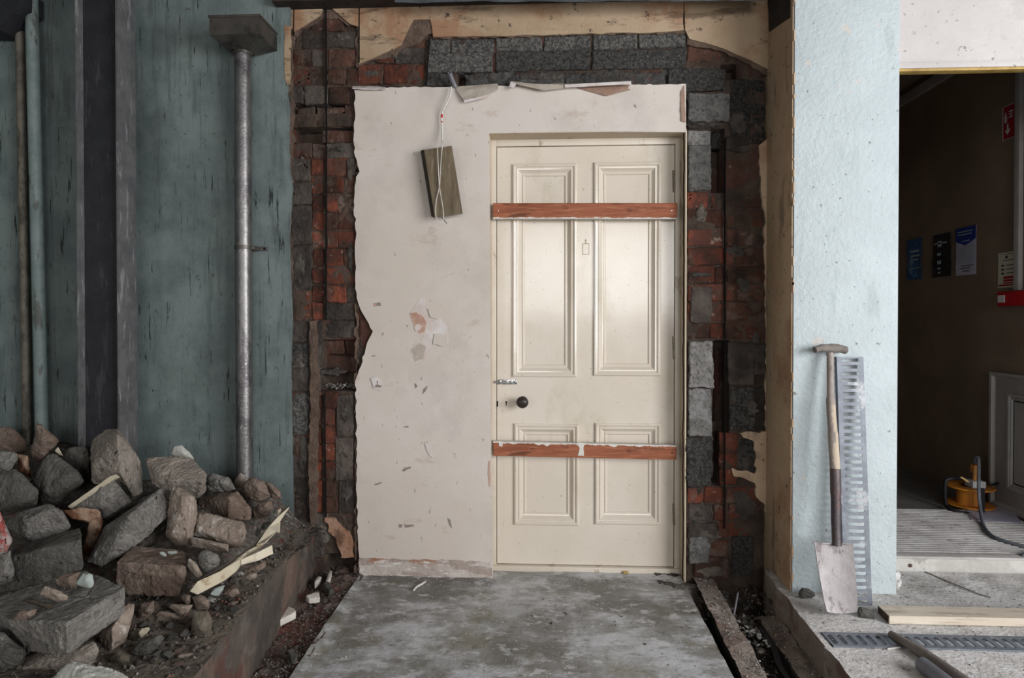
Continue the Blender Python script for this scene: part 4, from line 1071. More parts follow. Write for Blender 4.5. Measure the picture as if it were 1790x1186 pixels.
tag(obj('broom_handle', b, M['wood_dusty'], origin=base_of(b)), 'long brown wooden pole lying across the channel grating toward the bottom edge', 'pole')
b = bmesh.new()
a = P(1612, 1162, Z=ZR + .024); c = P(1740, 1262, Z=ZR + .024)
dd = (c - a).normalized(); tube(b, [a - dd * .004, a, c], [.016, .023, .024], 24)
tag(obj('grey_tube', b, M['tubegrey'], origin=base_of(b)), 'rounded end of a thick grey tube beside the wooden pole at the bottom edge', 'tube')
b = bmesh.new(); tube(b, [P(1617, 1000.5, Z=ZR + .004), P(1710, 1039, Z=ZR + .004), P(1732, 1045, Z=ZR + .003)], [.003, .0026, .0022], 8)
tag(obj('thin_stick', b, M['wood_dusty'], origin=base_of(b)), 'thin wooden stick lying on the dusty floor before the threshold', 'stick')
b = bmesh.new(); tube(b, [P(1551, 1135.5, Z=ZR + .003), P(1573, 1132.5, Z=ZR + .003)], .003, 8)
tag(obj('cigarette_end', b, M['whitepaint'], origin=base_of(b)), 'thin white paper scrap just left of the brown pole', 'scrap')
# ================================================================== room beyond the doorway
b = bmesh.new()
MP = [P(1560, 866, Z=ZM), P(1568, 872, Z=ZM), P(1597, 883, Z=ZM), P(1645, 884, Z=ZM), P(1790, 915, Z=ZM)]
yb0 = yt0 + .055
nr = 26; ymax = 3.52
cor = P(1597, 883, Z=ZM)
for k in range(nr):
    y0 = yb0 + (ymax - yb0) * k / nr; y1 = y0 + (ymax - yb0) / nr * .55
    xr1 = XW - .01 if y1 < 3.2 else XW - .01 - (y1 - 3.2) * .5
    xl1 = XP1 + .0
    box(b, xl1, xr1, y0, y1, ZM - .004, ZM + .004)
mt = tag(obj('ribbed_mat', b, M['ribs'], origin=Vector((2.1, yb0, ZM - .004))), 'pale dusty ribbed entrance mat just inside the dark doorway', 'mat')
b = bmesh.new(); box(b, XP1, XW - .01, yb0, ymax, ZM - .0055, ZM - .003); obj('mat_backing', b, M['wood_end'], mt)
# cardboard sheet under the reel
b = bmesh.new()
rx, ry = P(1700, 886, Z=ZM).x - .015, P(1700, 886, Z=ZM).y
b2 = [P(1690, 893, Z=ZM + .006), P(1698, 909, Z=ZM + .006), P(1787, 915, Z=ZM + .006), P(1770, 893, Z=ZM + .006), P(1741, 878, Z=ZM + .006)]
prism(b, b2, (0, 0, -.0015)); tag(obj('paper_sheet', b, M['posterwhite'], origin=base_of(b)), 'flat greyish sheet lying under the orange cable reel', 'sheet')
# cable reel: lying flat, two flanges, drum, handle
zt_ = ZM + .008
t = thing('cable_reel', (rx, ry, zt_), 'orange cable reel with a black frame standing on the mat by the dark wall', 'cable reel')
R_f = .115
b = bmesh.new(); lathe(b, (rx, ry, zt_ + .002), (0, 0, 1), [(0, 0), (R_f, 0), (R_f + .003, .004), (R_f, .008), (0, .008)], 40); obj('lower_flange', b, M['orange'], t)
zu = P(1700, 852, Y=ry).z
b = bmesh.new(); lathe(b, (rx, ry, zu), (0, 0, 1), [(.05, 0), (R_f, 0), (R_f + .003, .004), (R_f, .008), (.05, .008)], 40); obj('upper_flange', b, M['orange'], t)
b = bmesh.new(); lathe(b, (rx, ry, zt_ + .008), (0, 0, 1), [(.062, 0), (.062, zu - zt_ - .008)], 32); obj('drum', b, M['orange'], t)
b = bmesh.new(); tube(b, spline([P(1654, 885, Y=ry - .03), P(1652, 873, Y=ry - .03), P(1652, 850, Y=ry - .03), P(1654, 840, Y=ry - .03), P(1664, 837, Y=ry - .03), P(1682, 837, Y=ry - .02)], 6), .010, 12)
q = P(1664, 893, Y=ry - .1); tube(b, spline([P(1654, 885, Y=ry - .03), P(1662, 892, Y=ry - .10), P(1690, 898, Y=ry - .135), P(1717, 903, Y=ry - .13)], 6), .008, 12)
obj('frame_handle', b, M['blackplastic'], t)
b = bmesh.new(); a = P(1718, 904, Y=ry - .13); c = P(1718, 855, Y=ry - .13); prism(b, [a + Vector((-.011, 0, 0)), a + Vector((.011, 0, 0)), c + Vector((.011, 0, 0)), c + Vector((-.011, 0, 0))], (0, .014, 0)); obj('frame_strut', b, M['blackplastic'], t)
b = bmesh.new(); c = P(1708, 850, Y=ry - .04); box(b, c.x - .035, c.x + .035, c.y - .02, c.y + .05, zu + .008, zu + .045, .004); obj('socket_block', b, M['white_plastic'], t)
b = bmesh.new(); c = P(1704, 817, Y=ry - .03); box(b, c.x - .016, c.x + .016, c.y - .015, c.y + .015, zu + .085, zu + .130, .006); tube(b, [(c.x, c.y, zu + .045), (c.x, c.y, zu + .09)], .010, 12); plug = obj('plug', b, M['orange'], t)
b = bmesh.new(); tube(b, spline([(rx + .11, ry, zu + .012), (rx + .135, ry - .02, zu + .03), (rx + .10, ry - .06, zu + .03), (rx + .06, ry - .05, zu + .02)], 6), .004, 8); obj('loose_wire', b, M['blackplastic'], t)
b = bmesh.new(); prism(b, [P(1678, 835, Y=ry - .08), P(1682, 834, Y=ry - .08), P(1696, 843, Y=ry - .09), P(1692, 844, Y=ry - .09)], (0, .004, 0)); obj('yellow_tag', b, M['yellow_wood'], t)
zc = ZM + .010
b = bmesh.new()
tube(b, spline([P(1704, 811, Y=ry - .03), P(1706, 803, Y=ry - .035), P(1710, 801, Y=ry - .045), P(1711, 815, Y=ry - .08), P(1711, 860, Y=ry - .15), P(1713, 885, Y=ry - .18), P(1718, 915, Z=zc), P(1727, 931, Z=zc), P(1745, 943, Z=zc), P(1790, 956, Z=zc), P(1830, 966, Z=zc)], 8), .0085, 12)
tag(obj('reel_cable', b, M['cable_grey'], origin=Vector((rx, ry, ZM))), 'grey cable running from the orange reel across the ribbed mat', 'cable')
b = bmesh.new()
tube(b, spline([P(1815, 966, Z=zc), P(1792, 970, Z=zc), P(1786, 978, Z=ZR + .05), P(1789, 992, Z=ZR + .012), P(1800, 1000, Z=ZR + .01)], 6), .0085, 12)
tag(obj('cable_end', b, M['cable_grey'], origin=base_of(b)), 'short bend of grey cable dropping over the threshold at the right edge', 'cable')
# panelled cupboard front low on the corridor wall
zc0 = ZM; zc1 = P(1733, 650, X=XW - .02).z; yA = P(1733, 760, X=XW - .02).y
t = thing('low_panelled_door', (XW - .01, yA - .3, zc0), 'low grey-white panelled door at the right edge of the dark corridor wall', 'cupboard door')
def xframe(b, y0, y1, z0, z1, prof, x):
    loops = []
    for ins, dep in prof: loops.append([b.verts.new((x - dep, Y, Z)) for Y, Z in ((y0 + ins, z0 + ins), (y1 - ins, z0 + ins), (y1 - ins, z1 - ins), (y0 + ins, z1 - ins))])
    for A, B in zip(loops, loops[1:]):
        for k in range(4): b.faces.new((A[k], A[(k + 1) % 4], B[(k + 1) % 4], B[k]))
    bmesh.ops.recalc_face_normals(b, faces=b.faces)
b = bmesh.new(); box(b, XW - .02, XW - .002, yA - .62, yA, zc0, zc1, .002); obj('leaf', b, M['trim_white'], t)
b = bmesh.new(); xframe(b, yA - .62, yA, zc0, zc1, [(0, 0), (0, .014), (.016, .014), (.022, .004), (.03, 0)], XW - .02); obj('edge_moulding', b, M['trim_white'], t)
yI = P(1763, 760, X=XW - .02).y; zI1 = P(1763, 688, X=XW - .02).z; zI0 = P(1763, 855, X=XW - .02).z
b = bmesh.new(); xframe(b, yA - .5, yI, zI0, zI1, [(0, 0), (0, .010), (.012, .010), (.02, .003), (.026, .007), (.034, 0), (.04, 0)], XW - .02); obj('panel_moulding', b, M['trim_white'], t)
# posters and signs on the corridor wall (flat prints)
def onwall(px0, py0, px1, py1, off=.002):
    a = P(px0, (py0 + py1) / 2, X=XW - off); c = P(px1, (py0 + py1) / 2, X=XW - off); cx = (px0 + px1) / 2
    return a.y, c.y, P(cx, py1, X=XW - off).z, P(cx, py0, X=XW - off).z
def wsheet(b, r, off=.002, th=.0015, wav=0, n=8):
    y0, y1, z0, z1 = r
    g_ = []
    for i in range(n + 1):
        y = lerp(y0, y1, i / n); row_ = []
        for j in range(n * 2 + 1):
            z = lerp(z0, z1, j / n / 2); dxx = wav * (noise.noise(Vector((y * 14, z * 14, 3))) + .5)
            row_.append(b.verts.new((XW - off - max(0, dxx), y, z)))
        g_.append(row_)
    for i in range(n):
        for j in range(n * 2): b.faces.new((g_[i][j], g_[i + 1][j], g_[i + 1][j + 1], g_[i][j + 1]))
    bmesh.ops.recalc_face_normals(b, faces=b.faces); bmesh.ops.solidify(b, geom=b.faces[:], thickness=th)
def poster(name, rect, m, label, marks, wav=.006, cat='poster', group=None):
    r = onwall(*rect); t = thing(name, (XW - .003, (r[0] + r[1]) / 2, r[2]), label, cat, group)
    b = bmesh.new(); wsheet(b, r, .002, .0012, wav); obj('sheet', b, M[m], t)
    by_m = {}
    for (u0, v0, u1, v1, mm) in marks: by_m.setdefault(mm, []).append((u0, v0, u1, v1))
    for mm, L in by_m.items():
        b = bmesh.new()
        for u0, v0, u1, v1 in L:
            y0, y1 = lerp(r[0], r[1], u0), lerp(r[0], r[1], u1); z1_, z0_ = lerp(r[3], r[2], v0), lerp(r[3], r[2], v1)
            x = XW - .004 - wav * .9
            prism(b, [Vector((x, y0, z0_)), Vector((x, y1, z0_)), Vector((x, y1, z1_)), Vector((x, y0, z1_))], (.001, 0, 0))
        obj('print', b, M[mm], t)
    return t, r
poster('blue_poster', (1587, 418, 1612, 489), 'posterblue', 'crinkled glossy blue poster, leftmost of three on the dark wall',
       [(.25, .28, .85, .33, 'palegrey'), (.3, .4, .9, .44, 'palegrey'), (.35, .5, .8, .53, 'palegrey'), (.1, .72, .9, .735, 'palegrey')], .008, group='posters on the corridor wall')
poster('black_poster', (1632, 409, 1663, 484), 'posterblack', 'glossy black poster with pale emblems, middle of three on the dark wall',
       [(.1, .2, .8, .23, 'palegrey'), (.3, .16, .5, .3, 'palegrey'), (.28, .44, .48, .5, 'palegrey'), (.28, .62, .48, .70, 'palegrey'), (.3, .78, .46, .82, 'palegrey'), (.32, .88, .44, .92, 'palegrey')], .006, group='posters on the corridor wall')
t, r = poster('white_poster', (1672, 397, 1707, 481), 'posterwhite', 'white notice with a navy arrow-shaped header, rightmost of three on the dark wall',
       [(.1, .42 + i * .05, .9, .43 + i * .05, 'palegrey') for i in range(7)] + [(.25, .80, .9, .812, 'ink'), (.2, .85, .75, .862, 'ink'), (.35, .91, .7, .925, 'ink')], .003, group='posters on the corridor wall')
b = bmesh.new(); x = XW - .0075
def uv(r, u, v, x): return Vector((x, lerp(r[0], r[1], u), lerp(r[3], r[2], v)))
prism(b, [uv(r, 0, 0, x), uv(r, 1, 0, x), uv(r, 1, .27, x), uv(r, .5, .38, x), uv(r, 0, .28, x)], (.001, 0, 0)); obj('header', b, M['navy'], t)
b = bmesh.new(); x = XW - .0086
for u0, v0, u1, v1 in ((.1, .08, .85, .1), (.1, .14, .8, .16), (.3, .28, .7, .295)): prism(b, [uv(r, u0, v0, x), uv(r, u1, v0, x), uv(r, u1, v1, x), uv(r, u0, v1, x)], (.001, 0, 0))
obj('header_text', b, M['palegrey'], t)
t, r = poster('fire_notice', (1745, 441, 1776, 503), 'signcream', 'cream fire notice with a dark red lower block beside the white trunking',
       [(.1, .05, .95, .06, 'ink'), (.3, .22, .95, .24, 'ink'), (.2, .35, .35, .40, 'ink'), (.45, .36, .95, .38, 'ink'), (.2, .46, .35, .51, 'ink'), (.45, .47, .95, .49, 'ink'), (.2, .57, .35, .62, 'ink'), (.45, .58, .95, .60, 'ink'),
        (.32, .68, 1, .75, 'redsign'), (.32, .77, 1, .83, 'redsign'), (.32, .85, 1, .89, 'redsign'), (.05, .91, 1, .95, 'redsign')], 0, 'sign')
b = bmesh.new(); lathe(b, uv(r, .5, .14, XW - .006), (1, 0, 0), [(0, 0), (.008, 0), (.008, .002)], 16); obj('print', b, M['ink'], t)
t, r = poster('extinguisher_sign', (1753, 184, 1773, 243), 'redsign', 'dark red fire sign with a white arrow, high beside the white trunking', [(0, 0, 1, .015, 'signwhite'), (0, .985, 1, 1, 'signwhite'), (0, 0, .06, 1, 'signwhite'), (.55, .18, .9, .23, 'signwhite'), (.6, .27, .85, .31, 'signwhite'), (.55, .35, .9, .39, 'signwhite')], 0, 'sign')
x = XW - .0055
b = bmesh.new()
prism(b, [uv(r, .42, .55, x), uv(r, .55, .55, x), uv(r, .55, .72, x), uv(r, .75, .70, x), uv(r, .48, .87, x), uv(r, .22, .72, x), uv(r, .42, .73, x)], (.001, 0, 0)); obj('arrow', b, M['signwhite'], t)
b = bmesh.new(); prism(b, [uv(r, .18, .30, x), uv(r, .42, .30, x), uv(r, .42, .50, x), uv(r, .18, .50, x)], (.001, 0, 0)); prism(b, [uv(r, .24, .2, x), uv(r, .36, .2, x), uv(r, .36, .3, x), uv(r, .24, .3, x)], (.001, 0, 0)); obj('extinguisher_symbol', b, M['signwhite'], t)
r = onwall(1774, 60, 1783, 506, .02)
b = bmesh.new(); zb = P(1778, 508, X=XW).z
ya = P(1783, 300, X=XW - .02).y; yb2 = P(1774, 300, X=XW - .02).y
box(b, XW - .025, XW - .001, ya, yb2, zb, CEIL - .06, .003)
tag(obj('cable_trunking', b, M['trim_white'], origin=base_of(b)), 'vertical white cable trunking running up the dark wall above the red call point', 'trunking')
ya = P(1800, 520, X=XW - .05).y; yb2 = P(1759, 520, X=XW - .0).y; z0_ = P(1775, 535, X=XW - .03).z; z1_ = P(1775, 509, X=XW - .03).z
t = thing('fire_call_point', (XW - .025, (ya + yb2) / 2, z0_), 'red fire alarm call point box on the dark wall below the trunking', 'call point')
b = bmesh.new(); box(b, XW - .05, XW - .001, ya, yb2, z0_, z1_, .004); obj('casing', b, M['redbox'], t)
b = bmesh.new(); cy_ = lerp(ya, yb2, .86); box(b, XW - .053, XW - .049, cy_ - .028, cy_ + .022, lerp(z0_, z1_, .25), lerp(z0_, z1_, .75)); obj('white_plate', b, M['signwhite'], t)
#@@ROCKS
# ================================================================== RUBBLE
def chip(b, amp, sc, seed):
    b.normal_update(); off = Vector((seed * 1.3, seed * 2.9, seed * .7)); mv = []
    for v in b.verts:
        n = noise.noise(v.co * sc + off); d = -amp * abs(n) * 1.6 - (amp * 1.4 if noise.noise(v.co * sc * .45 + off * 2) > .33 else 0)
        mv.append(v.co + v.normal * d)
    for v, c in zip(b.verts, mv): v.co = c
def rock(name, label, sil, ridge, Y, th, m, amp=.005, group=None, cat='rubble', seed=None, bev=.007, mats=None, res=.018):
    """a broken block: sil = outline as seen, each point (x, y[, depth offset]); ridge = nearer corners (x, y, nearer by)"""
    cx = sum(s[0] for s in sil) / len(sil); cy = sum(s[1] for s in sil) / len(sil)
    pts = [P(*q[:2], Y=q[2]) for q in sil] if th == 0 else []
    for s in (sil if th else ()):
        dy = s[2] if len(s) > 2 else 0
        pts.append(P(s[0], s[1], Y=Y + dy))
        bx_, by_ = lerp(s[0], cx, .10), lerp(s[1], cy, .10)
        pts.append(P(bx_, by_, Y=Y + th + dy * .5))
    for x, y, n in ridge: pts.append(P(x, y, Y=Y - n))
    for i, p in enumerate(pts):
        if p.z < ZL - .01: p.z = ZL - .01
    b = rock_hull(pts)
    bmesh.ops.dissolve_limit(b, angle_limit=math.radians(10), verts=b.verts, edges=b.edges)
    bmesh.ops.bevel(b, geom=b.edges[:], offset=bev, segments=1, affect='EDGES', clamp_overlap=True)
    bmesh.ops.triangulate(b, faces=b.faces[:])
    refine(b, res, 6)
    s_ = seed if seed is not None else (sil[0][0] * 7 + sil[0][1]) % 97
    rough(b, amp * .55, 16, s_, 0)
    chip(b, amp * .4, 60, s_); rough(b, 0, 10, s_, amp * .3, 120)
    bmesh.ops.recalc_face_normals(b, faces=b.faces)
    o = obj(name, b, m, origin=base_of(b), sharp=28)
    return tag(o, label, cat, group)
G = 'broken blocks in the rubble heap'
RK = [
 # tall block in front of the column
 ('concrete_block', 'tall upright broken block in front of the foot of the steel column', [(156, 797, 2.5), (162, 766, 2.5), (186, 750, 2.5), (208, 748, 2.46), (206, 760, 2.38), (211, 826, 2.37), (160, 845, 2.46), (162, 815, 2.42), (243, 799, 2.5), (251, 817, 2.52), (251, 862, 2.5), (235, 871, 2.44), (215, 800, 2.56)], [], 0, 0, 'r_dust'),
 ('concrete_block', 'grey block with a cream edge leaning below the tall upright block', [(117, 888), (194, 835), (201, 840), (231, 878), (182, 914), (150, 900)], [(175, 852, .03), (222, 882, .04), (180, 908, .05)], 2.29, .09, 'r_grey'),
 ('concrete_block', 'large long grey block slanting down to the left through the middle of the heap', [(182, 921, 2.22), (227, 898, 2.07), (285, 850, 2.27), (313, 867, 2.33), (315, 884, 2.34), (250, 930, 2.11), (252, 945, 2.12), (179, 994, 2.06), (150, 984, 2.10), (280, 880, 2.43), (200, 950, 2.22)], [], 0, 0, 'r_grey'),
 ('concrete_block', 'wide dusty block with a flat top behind the slanting grey block', [(250, 801, 2.5), (299, 795, 2.53), (339, 801, 2.53), (363, 829, 2.47), (361, 860, 2.46), (347, 873, 2.44), (292, 840, 2.4), (266, 850, 2.44), (300, 862, 2.43), (320, 820, 2.58), (355, 842, 2.41)], [], 0, 0, 'r_dust'),
 ('plaster_lump', 'whitish plaster lump sitting on the wide dusty block', [(298, 796), (304, 781), (317, 778), (331, 790), (340, 803), (320, 805)], [(318, 792, .02)], 2.56, .05, 'r_white'),
 ('concrete_block', 'beige slab standing on edge right of the slanting grey block', [(299, 850), (320, 853), (343, 871), (346, 902), (333, 958), (307, 955), (288, 938), (305, 900)], [(335, 868, .04), (318, 872, .05), (300, 940, .04), (328, 955, .04)], 2.24, .07, 'r_pink'),
 ('broken_stone', 'small rounded grey stone between the wide dusty block and the downpipe', [(360, 836), (371, 827), (400, 835), (414, 857), (384, 862), (362, 860)], [(384, 842, .03)], 2.54, .07, 'r_grey'),
 ('broken_brick', 'dark brown brick lying below the downpipe', [(345, 878, 2.46), (356, 866, 2.5), (416, 858, 2.46), (399, 868, 2.36), (401, 908, 2.37), (440, 914, 2.42), (442, 890, 2.44), (347, 895, 2.46), (420, 890, 2.53)], [], 0, 0, 'r_brown'),
 ('broken_stone', 'brown lump on top of the heap right of the downpipe foot', [(422, 849), (438, 833), (463, 841), (474, 868), (454, 880), (436, 874)], [(446, 850, .04)], 2.56, .07, 'r_brown'),
 ('broken_stone', 'dusky stone directly at the foot of the downpipe', [(408, 841), (420, 827), (432, 833), (424, 852), (410, 856)], [(420, 840, .015)], 2.66, .03, 'r_pink'),
 ('broken_stone', 'brown wedge with a yellow crust, last lump toward the brick pier', [(463, 841), (476, 846), (490, 858), (493, 874), (475, 873), (466, 858)], [(478, 858, .02)], 2.66, .05, 'r_brown'),
 ('broken_stone', 'brown stone under the lump right of the downpipe', [(440, 893), (452, 880), (473, 874), (480, 892), (460, 908), (442, 908)], [(460, 888, .03)], 2.52, .07, 'r_brown'),
 ('concrete_block', 'pinkish grey block with rounded right end, centre right of the heap', [(345, 898), (360, 895), (392, 906), (426, 914), (432, 930), (424, 958), (398, 958), (337, 935)], [(392, 918, .04), (422, 928, .04), (396, 948, .05), (345, 928, .04)], 2.25, .08, 'r_pink'),
 ('broken_stone', 'tan strip of stone under the pinkish grey block', [(334, 938), (400, 952), (400, 967), (380, 966), (335, 955)], [(365, 950, .03), (396, 960, .02)], 2.16, .05, 'r_pink'),
 ('broken_stone', 'round speckled cinder lump left of the cream timber strip', [(343, 981), (350, 966), (361, 961), (380, 969), (386, 979), (382, 990), (361, 1004), (347, 996)], [(364, 978, .03)], 2.04, .06, 'r_grey'),
 ('mortared_block', 'flat mortar-covered block with small white chips on its top', [(201, 984, 1.99), (325, 990, 2.0), (234, 953, 2.16), (321, 962, 2.17), (200, 1018, 1.995), (222, 1043, 2.0), (312, 1046, 2.0), (328, 1003, 2.01), (240, 1010, 2.18), (320, 1010, 2.18)], [], 0, 0, 'r_brown'),
 ('concrete_block', 'biggest block in the foreground with a pale front face and dark end', [(118,1089,1.55),(222,1025,1.73),(150,996,1.86),(-30,1050,1.74),(12,1085,1.61),(118,1148,1.56),(218,1076,1.73),(46,1143,1.62),(-30,1100,1.72),(150,1055,1.85)], [], 0, 0, 'r_grey'),
 ('concrete_block', 'large dark block against the left edge behind the foreground block', [(-30, 985, 2.0), (71, 960, 1.98), (142, 942, 2.0), (140, 921, 2.12), (60, 945, 2.15), (146, 996, 2.02), (80, 1022, 1.98), (0, 1040, 1.97), (-30, 1032, 1.98), (100, 1000, 2.13)], [], 0, 0, 'r_dark'),
 ('concrete_block', 'mid-grey angular boulder in front of the terracotta shard', [(9, 918), (20, 902), (61, 886), (87, 880), (109, 894), (125, 922), (75, 956), (36, 945)], [(44, 908, .05), (95, 890, .03), (44, 940, .04)], 2.17, .09, 'r_grey'),
 ('concrete_block', 'cleft dark and pink block in the upper left of the heap', [(53, 839), (81, 797), (95, 792), (138, 823), (148, 843), (126, 862), (103, 884), (73, 882), (60, 862)], [(124, 828, .05), (76, 860, .06), (100, 872, .05)], 2.40, .10, 'r_dark'),
 ('broken_stone', 'pointed brown lump topping the heap below the far left pipe', [(52, 801), (56, 778), (63, 742), (71, 741), (82, 752), (104, 770), (99, 779), (69, 808)], [(74, 772, .03)], 2.52, .08, 'r_brown'),
 ('plaster_lump', 'small cream splinter beside the pointed brown lump', [(95, 789), (101, 781), (111, 798), (104, 797)], [], 2.50, .02, 'cream_lath'),
 ('concrete_block', 'speckled grey block cut by the left edge near the top of the heap', [(-35, 792), (0, 788), (28, 790), (33, 801), (10, 833), (-35, 834)], [(5, 808, .03)], 2.38, .10, 'r_grey'),
 ('broken_brick', 'dark red brick behind the speckled block at the left edge', [(28, 793), (49, 797), (55, 837), (34, 825)], [(42, 812, .02)], 2.46, .06, 'r_orange'),
 ('concrete_block', 'dark block with a pale ridge at the left edge, mid height of the heap', [(-35, 838), (0, 833), (26, 819), (42, 830), (69, 858), (66, 882), (26, 894), (-35, 900)], [(26, 828, .03), (18, 888, .05), (60, 872, .03)], 2.29, .10, 'r_dark'),
 ('painted_rubble', 'chunk with faded red paint cut by the left edge', [(-30, 895), (0, 892), (10, 926), (22, 946), (8, 975), (-30, 990)], [(4, 930, .03)], 1.96, .07, 'r_red'),
 ('concrete_block', 'grey lump at the left edge just below the red-painted chunk', [(-30, 985), (8, 976), (19, 960), (27, 1002), (20, 1018), (-30, 1032)], [(8, 1000, .03)], 1.90, .07, 'r_grey'),
 ('concrete_block', 'dark grey lump in the bottom left corner', [(-30, 1100), (8, 1106), (46, 1139), (39, 1164), (0, 1190), (-30, 1190)], [(14, 1135, .04)], 1.6, .08, 'r_dark'),
 ('broken_stone', 'grainy stone under the front of the foreground block', [(20, 1196), (60, 1164), (116, 1150), (168, 1122), (173, 1139), (160, 1168), (130, 1200)], [(130, 1158, .03)], 1.62, .08, 'r_dust'),
 ('mortared_block', 'pale flat-topped block cut by the bottom edge', [(85, 1190), (122, 1156), (137, 1162), (193, 1168), (228, 1188), (215, 1240), (90, 1240)], [(150, 1186, .05), (200, 1196, .05)], 1.44, .12, 'r_white'),
 ('concrete_block', 'narrow upright block wedged right of the foreground block', [(170, 1112), (222, 1054), (234, 1056), (232, 1081), (218, 1125), (193, 1144), (174, 1139)], [(196, 1098, .04), (194, 1140, .04)], 1.74, .07, 'r_pink'),
 ('plaster_chip', 'pale teal painted chip resting on the big foreground block', [(130, 1021), (145, 1001), (162, 1004), (165, 1023), (158, 1031), (140, 1026)], [(150, 1012, .01)], 1.715, .015, 'r_teal'),
 ('broken_stone', 'brown flaky stone beside the teal chip on the foreground block', [(93, 1017), (108, 1004), (141, 999), (134, 1028), (108, 1031)], [(118, 1012, .02)], 1.72, .05, 'r_brown'),
 ('broken_stone', 'thin pinkish shard on the left of the foreground block top', [(68, 1040), (77, 1024), (100, 1030), (120, 1042), (118, 1050), (98, 1054)], [(98, 1040, .015)], 1.64, .03, 'r_pink'),
 ('broken_stone', 'oval flat stone at the left end of the foreground block', [(16, 1087), (34, 1068), (66, 1064), (62, 1076), (40, 1088)], [(42, 1076, .012)], 1.6, .03, 'r_brown'),
 ('wood_splinter', 'dark rotten wood piece lying on the foreground block', [(36, 1050), (50, 1046), (94, 1058), (95, 1064), (86, 1068), (56, 1058)], [(70, 1056, .01)], 1.62, .02, 'wood_side'),
 ('broken_stone', 'squarish brown stone right of the foreground block', [(240, 1085), (243, 1056), (270, 1050), (270, 1070), (256, 1084)], [(255, 1066, .02)], 1.9, .05, 'r_brown'),
 ('broken_stone', 'olive stone with a cream chip, in front of the narrow upright block', [(222, 1122), (226, 1106), (242, 1098), (256, 1100), (262, 1112), (240, 1128)], [(240, 1110, .02)], 1.77, .05, 'r_green'),
 ('plaster_lump', 'cream chip on the olive stone', [(240, 1108), (248, 1098), (263, 1096), (262, 1104), (246, 1118)], [], 1.74, .012, 'cream_lath'),
 ('broken_stone', 'dark slaty flat stone near the bottom of the heap', [(226, 1142), (246, 1120), (280, 1108), (289, 1116), (270, 1140), (252, 1154)], [(256, 1128, .015)], 1.69, .03, 'r_dark'),
 ('broken_stone', 'dark knobbly lump right of the bottom pale block', [(190, 1152), (205, 1138), (226, 1144), (229, 1160), (214, 1172), (194, 1166)], [(208, 1154, .02)], 1.65, .05, 'r_green'),
 ('broken_stone', 'mossy flat slab of stone near the kerb edge', [(333, 1115), (336, 1070), (364, 1068), (372, 1086), (368, 1118), (340, 1122)], [(352, 1104, .03), (340, 1112, .02)], 1.81, .05, 'r_green'),
 ('broken_stone', 'flat beige shard left of the mossy slab', [(293, 1062), (300, 1056), (338, 1058), (330, 1070), (318, 1079)], [(314, 1064, .015)], 1.93, .03, 'r_pink'),
 ('broken_stone', 'larger flat beige shard above the slaty stone', [(267, 1079), (280, 1068), (300, 1070), (318, 1084), (300, 1092), (280, 1090)], [(292, 1078, .015)], 1.91, .03, 'r_pink'),
 ('broken_stone', 'upright brown shard below the mortar-covered block', [(316, 1046), (320, 1038), (334, 1040), (334, 1054), (326, 1062)], [(326, 1048, .012)], 1.97, .03, 'r_brown'),
 ('broken_stone', 'crumbling brown lump right of the upright brown shard', [(335, 1044), (352, 1040), (368, 1050), (366, 1066), (344, 1068)], [(352, 1054, .02)], 1.96, .04, 'r_brown'),
 ('broken_stone', 'tan wedge of stone under the cream timber strip', [(429, 1000), (440, 990), (464, 980), (467, 990), (448, 1004), (432, 1006)], [(446, 994, .015)], 2.06, .04, 'r_brown'),
 ('broken_stone', 'pale brown stone below the tan wedge', [(427, 1010), (436, 1002), (450, 1002), (450, 1010), (436, 1016)], [(438, 1008, .012)], 2.02, .03, 'r_pink'),
 ('broken_stone', 'small dark cube of stone below the timber strip', [(404, 1015), (410, 1008), (420, 1010), (416, 1026), (408, 1022)], [(412, 1015, .01)], 2.0, .03, 'r_dark'),
 ('plaster_chip', 'pale green plaster chip below the timber strip', [(366, 1040), (374, 1030), (394, 1022), (391, 1032), (382, 1044)], [], 1.97, .014, 'r_teal'),
 ('broken_stone', 'brown rounded stone beside the pale green chip', [(389, 1040), (398, 1030), (414, 1028), (420, 1038), (406, 1046)], [(404, 1036, .012)], 1.96, .04, 'r_brown'),
 ('plaster_chip', 'pale chip on the left of the mortar-covered block top', [(277, 966), (284, 964), (293, 969), (290, 975), (280, 972)], [], 2.05, .012, 'r_teal'),
 ('plaster_chip', 'longer pale chip on the right of the mortar-covered block top', [(291, 964), (310, 963), (313, 967), (300, 971), (291, 969)], [], 2.07, .012, 'r_teal'),
 ('plaster_chip', 'white plaster pebble above the tan stones by the kerb', [(414, 1004), (420, 1000), (429, 1003), (424, 1009)], [], 2.06, .014, 'r_white'),
 ('broken_stone', 'grey flint under the upper end of the timber strip', [(454, 925), (460, 914), (474, 911), (475, 920), (462, 928)], [(464, 919, .012)], 2.38, .03, 'r_dark'),
 ('broken_stone', 'upper grey flint beside the timber tip', [(464, 906), (472, 892), (490, 892), (488, 902), (472, 910)], [(476, 900, .012)], 2.46, .03, 'r_grey'),
 ('broken_stone', 'small upright flint left of the timber strip', [(446, 936), (449, 922), (457, 926), (455, 942)], [], 2.32, .03, 'r_dark'),
 ('concrete_block', 'dark lump in shadow left of the tall upright block', [(108, 800), (120, 782), (150, 780), (158, 800), (156, 840), (130, 836)], [(138, 806, .02)], 2.55, .07, 'r_dark'),
 ('broken_brick', 'shadowed brown brick behind the heap at the far left edge', [(-20, 792), (-20, 748), (20, 746), (46, 770), (50, 792)], [(20, 764, .02)], 2.62, .08, 'r_brown'),
